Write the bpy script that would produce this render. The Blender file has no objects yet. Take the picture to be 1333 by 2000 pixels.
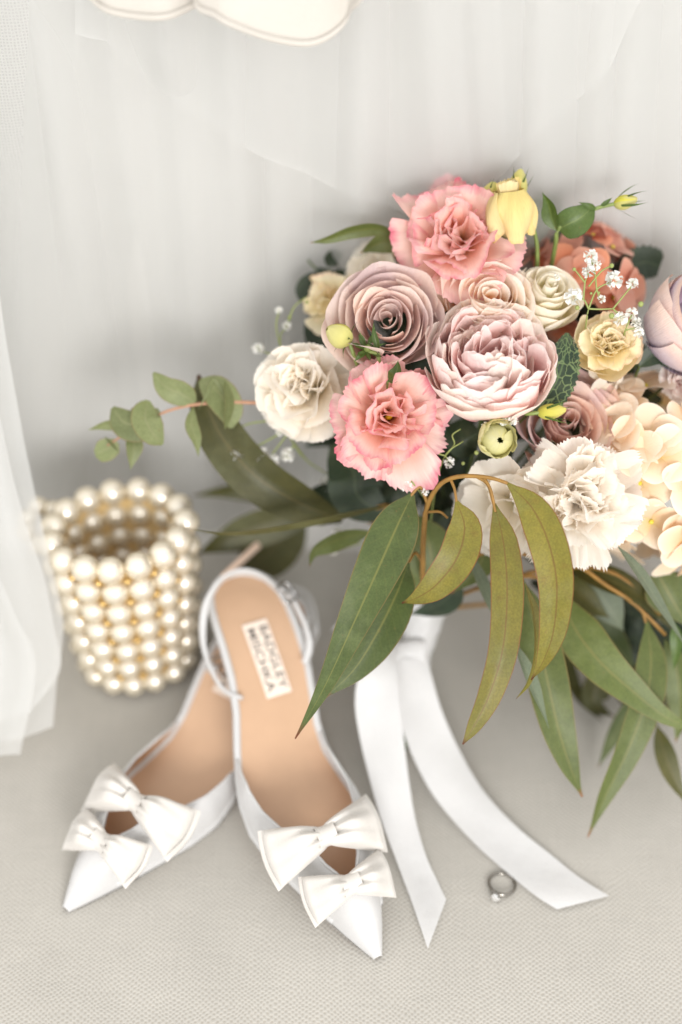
import bpy, math, random
import numpy as np
from mathutils import Matrix, Vector

# ------------------------------------------------------------------ camera, world, light
sc = bpy.context.scene
COL = sc.collection
F, H, S2 = 2747.0, 0.75, 2 ** -0.5
cd = bpy.data.cameras.new('camera')
cam = bpy.data.objects.new('camera', cd); COL.objects.link(cam)
cam.location = (0, 0, H); cam.rotation_euler = (math.radians(45), 0, 0)
cd.sensor_fit = 'VERTICAL'; cd.sensor_height = 36.0; cd.lens = 18.0 * F / 1000
cd.clip_start = 0.02; cd.clip_end = 50
cd.dof.use_dof = True; cd.dof.focus_distance = 0.782; cd.dof.aperture_fstop = 1.7
sc.camera = cam
w = bpy.data.worlds.new('World'); sc.world = w; w.use_nodes = True
bg = w.node_tree.nodes['Background']
bg.inputs[0].default_value = (1.0, 0.995, 0.985, 1); bg.inputs[1].default_value = 1.2
ld = bpy.data.lights.new('window_light', 'AREA'); ld.shape = 'RECTANGLE'; ld.size = 0.78; ld.size_y = 0.62
ld.energy = 25; ld.color = (1.0, 0.985, 0.97)
lo = bpy.data.objects.new('window_light', ld); COL.objects.link(lo)
lo.location = (0.36, -1.2, 0.86)
lo.rotation_euler = (Vector((0.0, 0.62, 0.12)) - Vector(lo.location)).to_track_quat('-Z', 'Y').to_euler()
sc.view_settings.view_transform = 'Standard'; sc.view_settings.look = 'None'
sc.view_settings.exposure = 0.20; sc.view_settings.gamma = 1.0
sc.cycles.use_denoising = True
sc.cycles.max_bounces = 12; sc.cycles.diffuse_bounces = 8; sc.cycles.transmission_bounces = 10; sc.cycles.transparent_max_bounces = 24
sc.cycles.sample_clamp_indirect = 6

# ------------------------------------------------------------------ helpers
CAM = np.array([0, 0, H]); RT = np.array([1.0, 0, 0]); UP = np.array([0, S2, S2]); FW = np.array([0, S2, -S2])
def ray(px, py): return FW + RT * (px - 666.5) / F + UP * (1000 - py) / F
def P(px, py, d): return CAM + ray(px, py) * d                        # a point at distance d along the view axis
def G(px, py, z=0.0):                                                 # a point at height z
    r = ray(px, py); return CAM + r * ((z - H) / r[2])
def Y(px, py, y):                                                     # a point on the upright plane at y
    r = ray(px, py); return CAM + r * (y / r[1])
def C3(v): return RT * v[0] + UP * v[1] - FW * v[2]
def nrm(v): v = np.asarray(v, float); return v / max(np.linalg.norm(v), 1e-12)
def ss(a, b, x):
    t = np.clip((np.asarray(x, float) - a) / (b - a), 0, 1); return t * t * (3 - 2 * t)
def srgb(h):
    c = [int(h[i:i + 2], 16) / 255 for i in (0, 2, 4)]
    return tuple(x / 12.92 if x <= .04045 else ((x + .055) / 1.055) ** 2.4 for x in c) + (1,)
def spline(pts, n):
    p = np.asarray(pts, float); k = len(p)
    if k == 2: return p[0] + (p[1] - p[0]) * np.linspace(0, 1, n)[:, None]
    q = np.vstack([2 * p[0] - p[1], p, 2 * p[-1] - p[-2]])
    t = np.linspace(0, k - 1, n); i = np.minimum(t.astype(int), k - 2); f = (t - i)[:, None]
    a, b, c, d = q[i], q[i + 1], q[i + 2], q[i + 3]
    return .5 * (2 * b + (c - a) * f + (2 * a - 5 * b + 4 * c - d) * f ** 2 + (3 * b - a - 3 * c + d) * f ** 3)

class Acc:
    """collects surfaces for ONE mesh"""
    def __init__(s): s.v = []; s.f = []; s.uv = []; s.n = 0
    def grid(s, pts, uv=None, cu=False):
        nv, nu = pts.shape[:2]
        if uv is None:
            a, b = np.meshgrid(np.linspace(0, 1, nu), np.linspace(0, 1, nv)); uv = np.dstack([a, b])
        s.v.append(pts.reshape(-1, 3)); s.uv.append(uv.reshape(-1, 2))
        j = np.arange(nu if cu else nu - 1); i = np.arange(nv - 1)[:, None]
        j2 = (j + 1) % nu
        q = np.stack([i * nu + j, i * nu + j2, (i + 1) * nu + j2, (i + 1) * nu + j], -1).reshape(-1, 4) + s.n
        s.f += q.tolist(); s.n += nv * nu
        return s
    def tube(s, pts, r, n=8, flat=1.0, ref=(0.13, 0.2, 0.97), caps=True):
        p = np.asarray(pts, float); k = len(p)
        r = np.full(k, r) if np.isscalar(r) else np.interp(np.linspace(0, 1, k), np.linspace(0, 1, len(r)), r)
        t = np.gradient(p, axis=0); t /= np.linalg.norm(t, axis=1)[:, None] + 1e-12
        a = np.cross(t, np.asarray(ref, float)); a /= np.linalg.norm(a, axis=1)[:, None] + 1e-9
        b = np.cross(t, a)
        th = np.linspace(0, 2 * np.pi, n, endpoint=False)
        g = p[:, None] + r[:, None, None] * (np.cos(th)[None, :, None] * a[:, None] + flat * np.sin(th)[None, :, None] * b[:, None])
        if caps:
            g = np.concatenate([np.repeat(p[:1, None], n, 1), g, np.repeat(p[-1:, None], n, 1)], 0)
        return s.grid(g, cu=True)
    def lathe(s, prof, n=20, M=None):
        pr = np.asarray(prof, float); th = np.linspace(0, 2 * np.pi, n, endpoint=False)
        g = np.dstack([pr[:, :1] * np.cos(th), pr[:, :1] * np.sin(th), np.repeat(pr[:, 1:], n, 1)])
        if M is not None: g = g @ np.asarray(M)[:3, :3].T + np.asarray(M)[:3, 3]
        return s.grid(g, cu=True)
    def sphere(s, c, r, n=10, m=7, sc3=(1, 1, 1), R=None):
        th = np.linspace(0, np.pi, m); ph = np.linspace(0, 2 * np.pi, n, endpoint=False)
        g = np.dstack([np.outer(np.sin(th), np.cos(ph)), np.outer(np.sin(th), np.sin(ph)), np.outer(np.cos(th), np.ones(n))]) * np.asarray(sc3)
        if R is not None: g = g @ np.asarray(R).T
        return s.grid(np.asarray(c) + r * g, cu=True)
    def mesh(s, name, inv=None):
        V = np.vstack(s.v)
        if inv is not None: V = V @ inv[:3, :3].T + inv[:3, 3]
        me = bpy.data.meshes.new(name); me.from_pydata(V.tolist(), [], s.f)
        UV = np.vstack(s.uv); ul = me.uv_layers.new(name='UVMap')
        li = np.empty(len(me.loops), int); me.loops.foreach_get('vertex_index', li)
        ul.data.foreach_set('uv', UV[li].ravel().astype(np.float32))
        me.polygons.foreach_set('use_smooth', np.ones(len(me.polygons), bool))
        me.update(); return me

def put(name, me, mat, parent=None, loc=None):
    o = bpy.data.objects.new(name, me); COL.objects.link(o)
    if mat is not None and not me.materials: me.materials.append(mat)
    if parent is not None: o.parent = parent
    if loc is not None: o.location = loc
    return o
def tag(o, label=None, cat=None, group=None, kind=None):
    if label: o['label'] = label
    if cat: o['category'] = cat
    if group: o['group'] = group
    if kind: o['kind'] = kind
    return o
def frame(loc, axis=(0, 0, 1), roll=0.0):
    z = nrm(axis); x = RT - z * (RT @ z); x = nrm(x if np.linalg.norm(x) > .1 else UP); y = np.cross(z, x)
    c, s_ = math.cos(roll), math.sin(roll)
    M = np.eye(4); M[:3, 0] = c * x + s_ * y; M[:3, 1] = c * y - s_ * x; M[:3, 2] = z; M[:3, 3] = loc
    return M
def thing(name, label, cat, M=None, group=None):
    o = bpy.data.objects.new(name, None); COL.objects.link(o); o.empty_display_size = .01
    M = np.eye(4) if M is None else M
    o.matrix_world = Matrix(M.tolist()); tag(o, label, cat, group)
    return o, np.linalg.inv(M)

# ------------------------------------------------------------------ materials
def new_mat(name):
    m = bpy.data.materials.new(name); m.use_nodes = True
    nt = m.node_tree; b = nt.nodes['Principled BSDF']; return m, nt, b
def lk(nt, a, b): nt.links.new(a, b)
def ramp(nt, fac, stops, interp='LINEAR'):
    r = nt.nodes.new('ShaderNodeValToRGB'); r.color_ramp.interpolation = interp
    e = r.color_ramp.elements
    while len(e) < len(stops): e.new(.5)
    for k, (p, c) in enumerate(stops): e[k].position = p; e[k].color = srgb(c) if isinstance(c, str) else c
    lk(nt, fac, r.inputs[0]); return r.outputs[0]
def math_n(nt, op, a, b=None, c=None):
    n = nt.nodes.new('ShaderNodeMath'); n.operation = op
    for k, x in enumerate((a, b, c)):
        if x is None: continue
        if isinstance(x, (int, float)): n.inputs[k].default_value = x
        else: lk(nt, x, n.inputs[k])
    return n.outputs[0]
def mixc(nt, fac, a, b, mode='MIX'):
    n = nt.nodes.new('ShaderNodeMix'); n.data_type = 'RGBA'; n.blend_type = mode
    for x, k in ((fac, 0), (a, 6), (b, 7)):
        if isinstance(x, (int, float)): n.inputs[k].default_value = x
        elif isinstance(x, str): n.inputs[k].default_value = srgb(x)
        elif isinstance(x, tuple): n.inputs[k].default_value = x
        else: lk(nt, x, n.inputs[k])
    return n.outputs[2]
def uvmap(nt, scale=(1, 1, 1)):
    t = nt.nodes.new('ShaderNodeTexCoord'); m = nt.nodes.new('ShaderNodeMapping'); m.inputs['Scale'].default_value = scale
    lk(nt, t.outputs['UV'], m.inputs[0]); return m.outputs[0]
def noise(nt, vec, scale, detail=3, rough=.5):
    n = nt.nodes.new('ShaderNodeTexNoise'); n.inputs['Scale'].default_value = scale
    n.inputs['Detail'].default_value = detail; n.inputs['Roughness'].default_value = rough
    if vec is not None: lk(nt, vec, n.inputs['Vector'])
    return n.outputs[0]
def objco(nt): return nt.nodes.new('ShaderNodeTexCoord').outputs['Object']
def bump(nt, b, h, strength, dist):
    n = nt.nodes.new('ShaderNodeBump'); n.inputs['Strength'].default_value = strength; n.inputs['Distance'].default_value = dist
    lk(nt, h, n.inputs['Height']); lk(nt, n.outputs[0], b.inputs['Normal'])
def translucent(nt, b, col, fac):
    t = nt.nodes.new('ShaderNodeBsdfTranslucent'); m = nt.nodes.new('ShaderNodeMixShader'); m.inputs[0].default_value = fac
    lk(nt, col, t.inputs[0]); lk(nt, b.outputs[0], m.inputs[1]); lk(nt, t.outputs[0], m.inputs[2])
    lk(nt, m.outputs[0], nt.nodes['Material Output'].inputs[0])
def petal_mat(name, stops, edge=None, ew=.1, rough=.6, trans=.28, streak=.16, blotch=None):
    """colour runs from the petal's base (v=0) to its lip (v=1); edge tints lip and sides"""
    m, nt, b = new_mat(name)
    uv = nt.nodes.new('ShaderNodeTexCoord').outputs['UV']; sp = nt.nodes.new('ShaderNodeSeparateXYZ'); lk(nt, uv, sp.inputs[0])
    oi = nt.nodes.new('ShaderNodeObjectInfo')
    nz = noise(nt, objco(nt), 90, 3)
    v = math_n(nt, 'ADD', sp.outputs[1], math_n(nt, 'MULTIPLY_ADD', nz, .22, -.11))
    c = ramp(nt, v, stops)
    if blotch: c = mixc(nt, ramp(nt, noise(nt, objco(nt), 45, 2), [(.42, '000000'), (.68, 'ffffff')]), c, blotch)
    if edge:
        au = math_n(nt, 'ABSOLUTE', math_n(nt, 'MULTIPLY_ADD', sp.outputs[0], 2, -1))
        e = math_n(nt, 'MAXIMUM', v, math_n(nt, 'MULTIPLY', au, .96))
        e = math_n(nt, 'ADD', e, math_n(nt, 'MULTIPLY_ADD', noise(nt, uvmap(nt, (14, 2, 1)), 3, 2), .12, -.06))
        f = math_n(nt, 'MULTIPLY', ramp(nt, e, [(1 - ew, '000000'), (1.0, 'ffffff')]), ramp(nt, noise(nt, objco(nt), 70, 2), [(.35, '303030'), (.65, 'e0e0e0')]))
        c = mixc(nt, f, c, edge)
    st = noise(nt, uvmap(nt, (26, 1.3, 1)), 2.2, 4, .6)
    c = mixc(nt, 1.0, c, ramp(nt, st, [(.3, (1 - streak, 1 - streak, 1 - streak, 1)), (.7, (1, 1, 1, 1))]), 'MULTIPLY')
    hv = nt.nodes.new('ShaderNodeHueSaturation'); hv.inputs['Hue'].default_value = .5
    lk(nt, math_n(nt, 'MULTIPLY_ADD', oi.outputs['Random'], .1, .95), hv.inputs['Value'])
    lk(nt, math_n(nt, 'MULTIPLY_ADD', oi.outputs['Random'], .3, .85), hv.inputs['Saturation'])
    lk(nt, c, hv.inputs['Color']); c = hv.outputs[0]
    lk(nt, c, b.inputs['Base Color']); b.inputs['Roughness'].default_value = rough
    b.inputs['Specular IOR Level'].default_value = .25
    b.inputs['Sheen Weight'].default_value = .1
    bump(nt, b, math_n(nt, 'ADD', st, math_n(nt, 'MULTIPLY', noise(nt, objco(nt), 160, 3), .8)), .5, .0012)
    translucent(nt, b, c, trans); return m
def leaf_mat(name, base, dark, rib, edge=None, tip=None, rough=.42, trans=.18, net=None, blotch=None):
    m, nt, b = new_mat(name)
    uv = nt.nodes.new('ShaderNodeTexCoord').outputs['UV']; sp = nt.nodes.new('ShaderNodeSeparateXYZ'); lk(nt, uv, sp.inputs[0])
    nz = noise(nt, objco(nt), 60, 4, .6)
    oi = nt.nodes.new('ShaderNodeObjectInfo')
    c = mixc(nt, ramp(nt, nz, [(.3, '000000'), (.7, 'ffffff')]), base, dark)
    if blotch: c = mixc(nt, ramp(nt, noise(nt, objco(nt), 120, 3), [(.55, '000000'), (.75, '999999')]), c, blotch)
    c = mixc(nt, 1.0, c, ramp(nt, noise(nt, objco(nt), 900, 2), [(.3, (.82, .82, .82, 1)), (.7, (1.1, 1.1, 1.1, 1))]), 'MULTIPLY')
    au = math_n(nt, 'ABSOLUTE', math_n(nt, 'MULTIPLY_ADD', sp.outputs[0], 2, -1))
    c = mixc(nt, math_n(nt, 'MULTIPLY', ramp(nt, noise(nt, objco(nt), 28, 5, .65), [(.5, '000000'), (.72, 'ffffff')]), .13), c, 'b4b890')
    c = mixc(nt, ramp(nt, noise(nt, objco(nt), 330, 1), [(.74, '000000'), (.78, '8a8a8a')]), c, '7c5a34')
    # side veins running forward from the midrib
    ph = math_n(nt, 'MULTIPLY', math_n(nt, 'SUBTRACT', sp.outputs[1], math_n(nt, 'MULTIPLY', au, .13)), 95)
    sv = ramp(nt, math_n(nt, 'SINE', ph), [(.75, '000000'), (1.0, '4a4a4a')])
    c = mixc(nt, sv, c, rib)
    if net:
        vo = nt.nodes.new('ShaderNodeTexVoronoi'); vo.feature = 'DISTANCE_TO_EDGE'; vo.inputs['Scale'].default_value = 1
        lk(nt, uvmap(nt, (5.5, 11, 1)), vo.inputs['Vector'])
        c = mixc(nt, ramp(nt, vo.outputs['Distance'], [(.02, 'ffffff'), (.075, '000000')]), c, net)
    hv = nt.nodes.new('ShaderNodeHueSaturation'); lk(nt, math_n(nt, 'MULTIPLY_ADD', oi.outputs['Random'], .35, .82), hv.inputs['Value'])
    lk(nt, c, hv.inputs['Color']); c = hv.outputs[0]
    c = mixc(nt, ramp(nt, au, [(.02, 'd8d8d8'), (.065, '000000')]), c, rib)
    if edge: c = mixc(nt, ramp(nt, au, [(.93, '000000'), (.985, 'ffffff')]), c, edge)
    if tip: c = mixc(nt, ramp(nt, sp.outputs[1], [(.935, '000000'), (.985, 'ffffff')]), c, tip)
    lk(nt, c, b.inputs['Base Color']); b.inputs['Roughness'].default_value = rough
    b.inputs['Specular IOR Level'].default_value = .4
    bump(nt, b, math_n(nt, 'ADD', sv, nz), .25, .001)
    translucent(nt, b, c, trans); return m
def plain(name, col, rough=.5, metal=0, spec=.5, coat=0, sheen=0, nscale=0, namt=.08, nb=0):
    m, nt, b = new_mat(name)
    b.inputs['Base Color'].default_value = srgb(col); b.inputs['Roughness'].default_value = rough
    b.inputs['Metallic'].default_value = metal; b.inputs['Specular IOR Level'].default_value = spec
    b.inputs['Coat Weight'].default_value = coat; b.inputs['Sheen Weight'].default_value = sheen
    if nscale:
        n = noise(nt, objco(nt), nscale, 4, .6)
        lk(nt, mixc(nt, 1.0, srgb(col), ramp(nt, n, [(.3, (1 - namt,) * 3 + (1,)), (.7, (1, 1, 1, 1))]), 'MULTIPLY'), b.inputs['Base Color'])
        if nb: bump(nt, b, n, .4, nb)
    return m
def satin(name, col, rough=.36, trn=.08):
    m, nt, b = new_mat(name)
    b.inputs['Base Color'].default_value = srgb(col); b.inputs['Roughness'].default_value = rough
    b.inputs['Sheen Weight'].default_value = .3; b.inputs['Specular IOR Level'].default_value = .45
    n1 = noise(nt, objco(nt), 55, 3, .5)
    wv = nt.nodes.new('ShaderNodeTexWave'); wv.inputs['Scale'].default_value = 900; wv.inputs['Distortion'].default_value = .6
    lk(nt, objco(nt), wv.inputs['Vector'])
    n2 = noise(nt, objco(nt), 1300, 2)
    bump(nt, b, math_n(nt, 'ADD', math_n(nt, 'MULTIPLY', n1, 1.0), math_n(nt, 'MULTIPLY', n2, .09)), .4, .0020)
    c = mixc(nt, 1.0, srgb(col), ramp(nt, n2, [(.3, (.94, .94, .94, 1)), (.7, (1, 1, 1, 1))]), 'MULTIPLY'); lk(nt, c, b.inputs['Base Color'])
    translucent(nt, b, c, trn)
    return m
M_satin = satin('white_satin', 'd2d1d0'); M_bow = satin('ivory_satin', 'dad5ce', .42); M_ribbon = satin('ribbon_satin', 'dcdbda', .32, .15)
M_tan = plain('tan_leather', 'c9a586', .38, nscale=70, namt=.06, nb=.0003); M_tan_in = plain('tan_lining', 'c69a6e', .45, nscale=70, namt=.07)
M_label = plain('woven_label', 'efdfd0', .7, nscale=400, namt=.06); M_ink = plain('label_ink', '5e5955', .7)
M_metal = plain('silver_metal', 'd8d8d8', .18, 1.0); M_dmetal = plain('ring_metal', '98948d', .16, 1.0)
M_stem = plain('green_stem', '7f8f4c', .5, nscale=120, namt=.25); M_stem_d = plain('dark_stem', '51602f', .55, nscale=120, namt=.25)
M_twig = plain('ochre_twig', '9c7434', .5, nscale=160, namt=.3); M_pinktwig = plain('pinkish_twig', 'b98a6c', .5, nscale=160, namt=.2)
M_gold = plain('gold_bead', 'd9b777', .22, .75)
m, nt, b = new_mat('pearl'); M_pearl = m; b.inputs['Metallic'].default_value = .36
lw = nt.nodes.new('ShaderNodeLayerWeight'); lw.inputs[0].default_value = .35
c = ramp(nt, lw.outputs['Facing'], [(0, 'e9e0cf'), (.5, 'dfd0b2'), (1, 'c3a064')])
lk(nt, c, b.inputs['Base Color']); b.inputs['Roughness'].default_value = .08; b.inputs['Coat Weight'].default_value = 1; b.inputs['Coat Roughness'].default_value = .06
b.inputs['Coat IOR'].default_value = 1.9; b.inputs['Specular IOR Level'].default_value = .6
m, nt, b = new_mat('diamond'); M_dia = m
b.inputs['Base Color'].default_value = (1, 1, 1, 1); b.inputs['Roughness'].default_value = .02; b.inputs['IOR'].default_value = 2.2; b.inputs['Transmission Weight'].default_value = .75
# woven upholstery
def weave(name, c1, c2, pitch, depth):
    m, nt, b = new_mat(name)
    t = nt.nodes.new('ShaderNodeTexCoord'); sp = nt.nodes.new('ShaderNodeSeparateXYZ')
    nzv = nt.nodes.new('ShaderNodeTexNoise'); nzv.inputs['Scale'].default_value = 60; nzv.inputs['Detail'].default_value = 2
    lk(nt, t.outputs['UV'], nzv.inputs['Vector'])
    ad = nt.nodes.new('ShaderNodeVectorMath'); ad.operation = 'MULTIPLY_ADD'; ad.inputs[1].default_value = (.006, .006, 0)
    lk(nt, nzv.outputs['Color'], ad.inputs[0]); lk(nt, t.outputs['UV'], ad.inputs[2]); lk(nt, ad.outputs[0], sp.inputs[0])
    k = 2 * math.pi / pitch
    sx = math_n(nt, 'SINE', math_n(nt, 'MULTIPLY', sp.outputs[0], k)); sy = math_n(nt, 'SINE', math_n(nt, 'MULTIPLY', sp.outputs[1], k * 1.25))
    h = math_n(nt, 'MULTIPLY_ADD', math_n(nt, 'MULTIPLY', sx, sy), .5, .5)
    fine = noise(nt, t.outputs['UV'], 1500, 2)
    hh = math_n(nt, 'MULTIPLY_ADD', fine, .35, h)
    c = mixc(nt, ramp(nt, h, [(.02, '000000'), (.5, 'ffffff')]), c2, c1)  # shade in the pits between threads is painted as the darker colour
    c = mixc(nt, 1.0, c, ramp(nt, noise(nt, t.outputs['UV'], 22, 4), [(.3, (.93, .93, .93, 1)), (.7, (1, 1, 1, 1))]), 'MULTIPLY')
    c = mixc(nt, 1.0, c, ramp(nt, noise(nt, uvmap(nt, (35, 700, 1)), 1, 3), [(.3, (.93, .93, .93, 1)), (.7, (1, 1, 1, 1))]), 'MULTIPLY')
    c = mixc(nt, 1.0, c, ramp(nt, noise(nt, uvmap(nt, (700, 35, 1)), 1, 3), [(.3, (.95, .95, .95, 1)), (.7, (1, 1, 1, 1))]), 'MULTIPLY')
    lk(nt, c, b.inputs['Base Color']); b.inputs['Roughness'].default_value = .9; b.inputs['Specular IOR Level'].default_value = .15
    b.inputs['Sheen Weight'].default_value = .2
    bump(nt, b, hh, .32, depth); return m
M_seat = weave('woven_upholstery', 'bcb8b0', 'aca69c', .0038, .0008)
M_back = weave('back_upholstery', 'd8d6d2', 'cac8c3', .0043, .0006)  # seat weave again, its colour lightened to stand in for bounced light
def tulle(name, alpha, col='e6e6e4', pitch=.0014, cells=.03):
    m, nt, b = new_mat(name)
    t = nt.nodes.new('ShaderNodeTexCoord')
    vo = nt.nodes.new('ShaderNodeTexVoronoi'); vo.feature = 'DISTANCE_TO_EDGE'; vo.inputs['Randomness'].default_value = .25
    vo.inputs['Scale'].default_value = 1 / pitch; lk(nt, t.outputs['UV'], vo.inputs['Vector'])
    a = ramp(nt, vo.outputs['Distance'], [(.1, (min(1, alpha + cells),) * 3 + (1,)), (.4, (alpha - cells,) * 3 + (1,))])
    df = nt.nodes.new('ShaderNodeBsdfDiffuse'); df.inputs[0].default_value = srgb(col)
    tl = nt.nodes.new('ShaderNodeBsdfTranslucent'); tl.inputs[0].default_value = srgb(col)
    m1 = nt.nodes.new('ShaderNodeMixShader'); m1.inputs[0].default_value = .4
    lk(nt, df.outputs[0], m1.inputs[1]); lk(nt, tl.outputs[0], m1.inputs[2])
    tr = nt.nodes.new('ShaderNodeBsdfTransparent'); m2 = nt.nodes.new('ShaderNodeMixShader')
    lk(nt, a, m2.inputs[0]); lk(nt, tr.outputs[0], m2.inputs[1]); lk(nt, m1.outputs[0], m2.inputs[2])
    lk(nt, m2.outputs[0], nt.nodes['Material Output'].inputs[0]); nt.nodes.remove(b); return m
M_tulle = tulle('tulle_net', .42, cells=.0); M_tulle_w = tulle('tulle_net_dense', .5, cells=.05); M_tulle_c = tulle('tulle_net_coarse', .34, cells=.06, pitch=.0019)
M_lining = satin('ivory_lining', 'cdc7be', .5)

# ------------------------------------------------------------------ the seat and its back (setting)
xs = np.linspace(-1.3, 1.3, 90)
def seat_strip(prof, nm):
    pr = np.asarray(prof); d = np.r_[0, np.cumsum(np.linalg.norm(np.diff(pr, axis=0), axis=1))]
    g = np.zeros((len(pr), len(xs), 3)); g[..., 0] = xs; g[..., 1] = pr[:, :1]; g[..., 2] = pr[:, 1:]
    g[..., 2] += .0012 * np.sin(9 * g[..., 0] + 5 * g[..., 1]) * np.sin(13 * g[..., 1] + 1) * (g[..., 1] < .66)
    uv = np.dstack(np.broadcast_arrays(xs[None, :], d[:, None]))
    return Acc().grid(g, uv).mesh(nm)
WALL = .745
prof = [(-.55, -.42), (-.55, -.05), (-.53, -.012), (-.49, -.001)] + [(y, 0) for y in np.linspace(-.44, WALL - .034, 40)]
tag(put('seat', seat_strip(prof, 'seat'), M_seat), kind='structure', label='pale beige woven upholstered seat')
a = np.linspace(-np.pi / 2, 0, 10)
prof = [(WALL - .034 + .034 * math.cos(t), .034 + .034 * math.sin(t)) for t in a] + [(WALL + .02 * z, z + .034) for z in np.linspace(.03, .75, 26)]
tag(put('seat_back', seat_strip(prof, 'seat_back'), M_back), kind='structure', label='pale woven seat back behind the tulle')

# ------------------------------------------------------------------ the dress hanging behind: tulle layers and a satin lining
dress, iD = thing('wedding_dress', 'white wedding dress skirt of sheer tulle layers hanging down behind the bouquet', 'dress')
def tulle_sheet(ypl, hem, folds, amp, seed, top=-260, mat=M_tulle, n=170, rows=40):
    """hangs from above the picture to a hem line (px); at each fold the net doubles back on itself"""
    rs = np.random.RandomState(seed); hp = np.array(hem, float)
    x0, x1 = hp[0, 0], hp[-1, 0]; m = n * 2
    px = x0 + (x1 - x0) * np.linspace(0, 1, m)
    k5 = np.hanning(15); k5 /= k5.sum()
    hy = np.convolve(np.r_[[np.interp(px[0], hp[:, 0], hp[:, 1])] * 7, np.interp(px, hp[:, 0], hp[:, 1]), [hp[-1, 1]] * 7], k5, 'valid')
    ph = rs.uniform(0, 6, 5); fr = rs.uniform(2, 9, 5)
    g = np.zeros((rows, m, 3)); uv = np.zeros((rows, m, 2))
    for r in range(rows):
        t = r / (rows - 1)
        g[r] = [Y(px[k], top + (hy[k] - top) * t, ypl) for k in range(m)]
        uv[r] = g[r][:, [0, 2]]
        X = g[r, :, 0].copy(); Z = g[r, :, 2]; dx = np.zeros(m); dy = np.zeros(m)
        for (fx, sl, s_, ln) in folds:                    # px at the top, slant in px per 1000, side, how far down it reaches (0..1)
            xx = Y(fx, 0, ypl)[0] + sl / 1000 * (Y(fx, 0, ypl)[2] - Z)
            z = (X - xx) / .0065; fade = 1 - ss(ln - .3, ln + .05, t)
            dx += -s_ * (.003 if fx == 945 else .0) * np.tanh(2.2 * z) * np.exp(-z * z * .5) * fade
            dy += -.010 * np.exp(-(z * .45) ** 2) * fade
        wv = sum(np.sin(fr[j] * px / 1333 * 6.28 + ph[j] + .7 * t) for j in range(5)) * amp / 3
        g[r, :, 0] += dx; g[r, :, 1] += dy + wv * (.35 + .65 * t)
    return Acc().grid(g, uv).mesh('tulle_layer', iD), mat
specs = [
    (.744, [(-260, 1090), (150, 1060), (420, 1080), (800, 1070), (1150, 1080), (1600, 1060)], [(60, 60, 1, 1.2), (520, 10, 1, 1.2), (1240, 40, 1, 1.2)], .012, 1),
    (.738, [(-260, 1000), (60, 1010), (200, 1000), (300, 1005), (420, 1010), (520, 1000), (700, 1040), (900, 1030), (1100, 1020), (1300, 1010), (1600, 1000)],
     [(215, 20, 1, 1.2), (330, -6, 1, 1.2), (455, 8, 1, 1.2), (712, -10, 1, 1.2), (1050, 60, 1, 1.2)], .011, 2),
    (.731, [(148, 60), (152, 62), (215, 78), (232, 120), (330, 190), (450, 262), (560, 325), (700, 388), (800, 420), (900, 425), (960, 345), (1000, 310), (1100, 228), (1190, 140), (1250, -10)],
     [(318, 4, 1, 1.1), (838, 130, 1, 1.15), (945, 130, -1, 1.1)], .005, 3),
    (.735, [(-260, 1000), (-60, 860), (30, 740), (62, 660), (90, 480), (130, 300), (150, 120), (165, -60)], [], .005, 4),
    (.741, [(780, 1000), (800, 1000), (860, 960), (900, 800), (960, 500), (1040, 420), (1130, 560), (1260, 800), (1600, 860)], [(1180, 60, -1, 1.1)], .006, 7),
]
for k, (yp, hem, folds, amp, seed) in enumerate(specs):
    me, mt = tulle_sheet(yp, hem, folds, amp, seed); put('tulle_layer', me, M_tulle_c if k == 3 else mt, dress)
# the tulle that falls forward at the left, in front of the bag, and lies on the seat
def front_tulle(edge, dl, seed, mat):
    rs = np.random.RandomState(seed); e = np.array(edge, float); rows, n = 60, 40
    t = np.linspace(0, 1, rows); ei = spline(e, rows)
    g = np.zeros((rows, n, 3))
    for r in range(rows):
        for k in range(n):
            f = k / (n - 1); px = -240 + (ei[r, 0] + 240) * f
            d = ei[r, 2] + dl * (1 - f) + .006 * math.sin(5 * f * 3.1 + 2.2 * t[r] + seed) * (1 - .4 * t[r]) + .003 * math.sin(13 * f + 3 * t[r])
            py = ei[r, 1] + (1 - f) * (45 * t[r] ** 6) + 10 * math.sin(9 * f + seed) * t[r] ** 8
            q = P(px, py, d)
            if q[2] < .003 + .0015 * seed: q = G(px, py, .003 + .0015 * seed)
            g[r, k] = q
    uv = np.dstack([g[..., 0], g[..., 2] * .8 + g[..., 1] * .4])
    return Acc().grid(g, uv).mesh('tulle_layer', iD), mat
for ed, dl, sd, mt in (
    ([(-60, -240, .74), (-30, 200, .77), (-2, 560, .815), (40, 820, .845), (62, 930, .858), (95, 1080, .87), (121, 1190, .878), (123, 1250, .882), (112, 1330, .885), (104, 1425, .885)], -.012, 1, M_tulle_w),
    ([(-160, -240, .73), (-110, 300, .77), (-40, 600, .80), (10, 860, .83), (50, 1020, .85), (85, 1120, .86), (105, 1220, .868), (118, 1310, .872), (60, 1400, .875)], -.012, 2, M_tulle_w),
    ([(-260, -240, .72), (-200, 400, .77), (-120, 800, .81), (-30, 1050, .84), (30, 1200, .855), (70, 1300, .862), (40, 1480, .868)], -.012, 3, M_tulle_w)):
    me, mt = front_tulle(ed, dl, sd, mt); put('tulle_layer', me, mt, dress)
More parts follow.
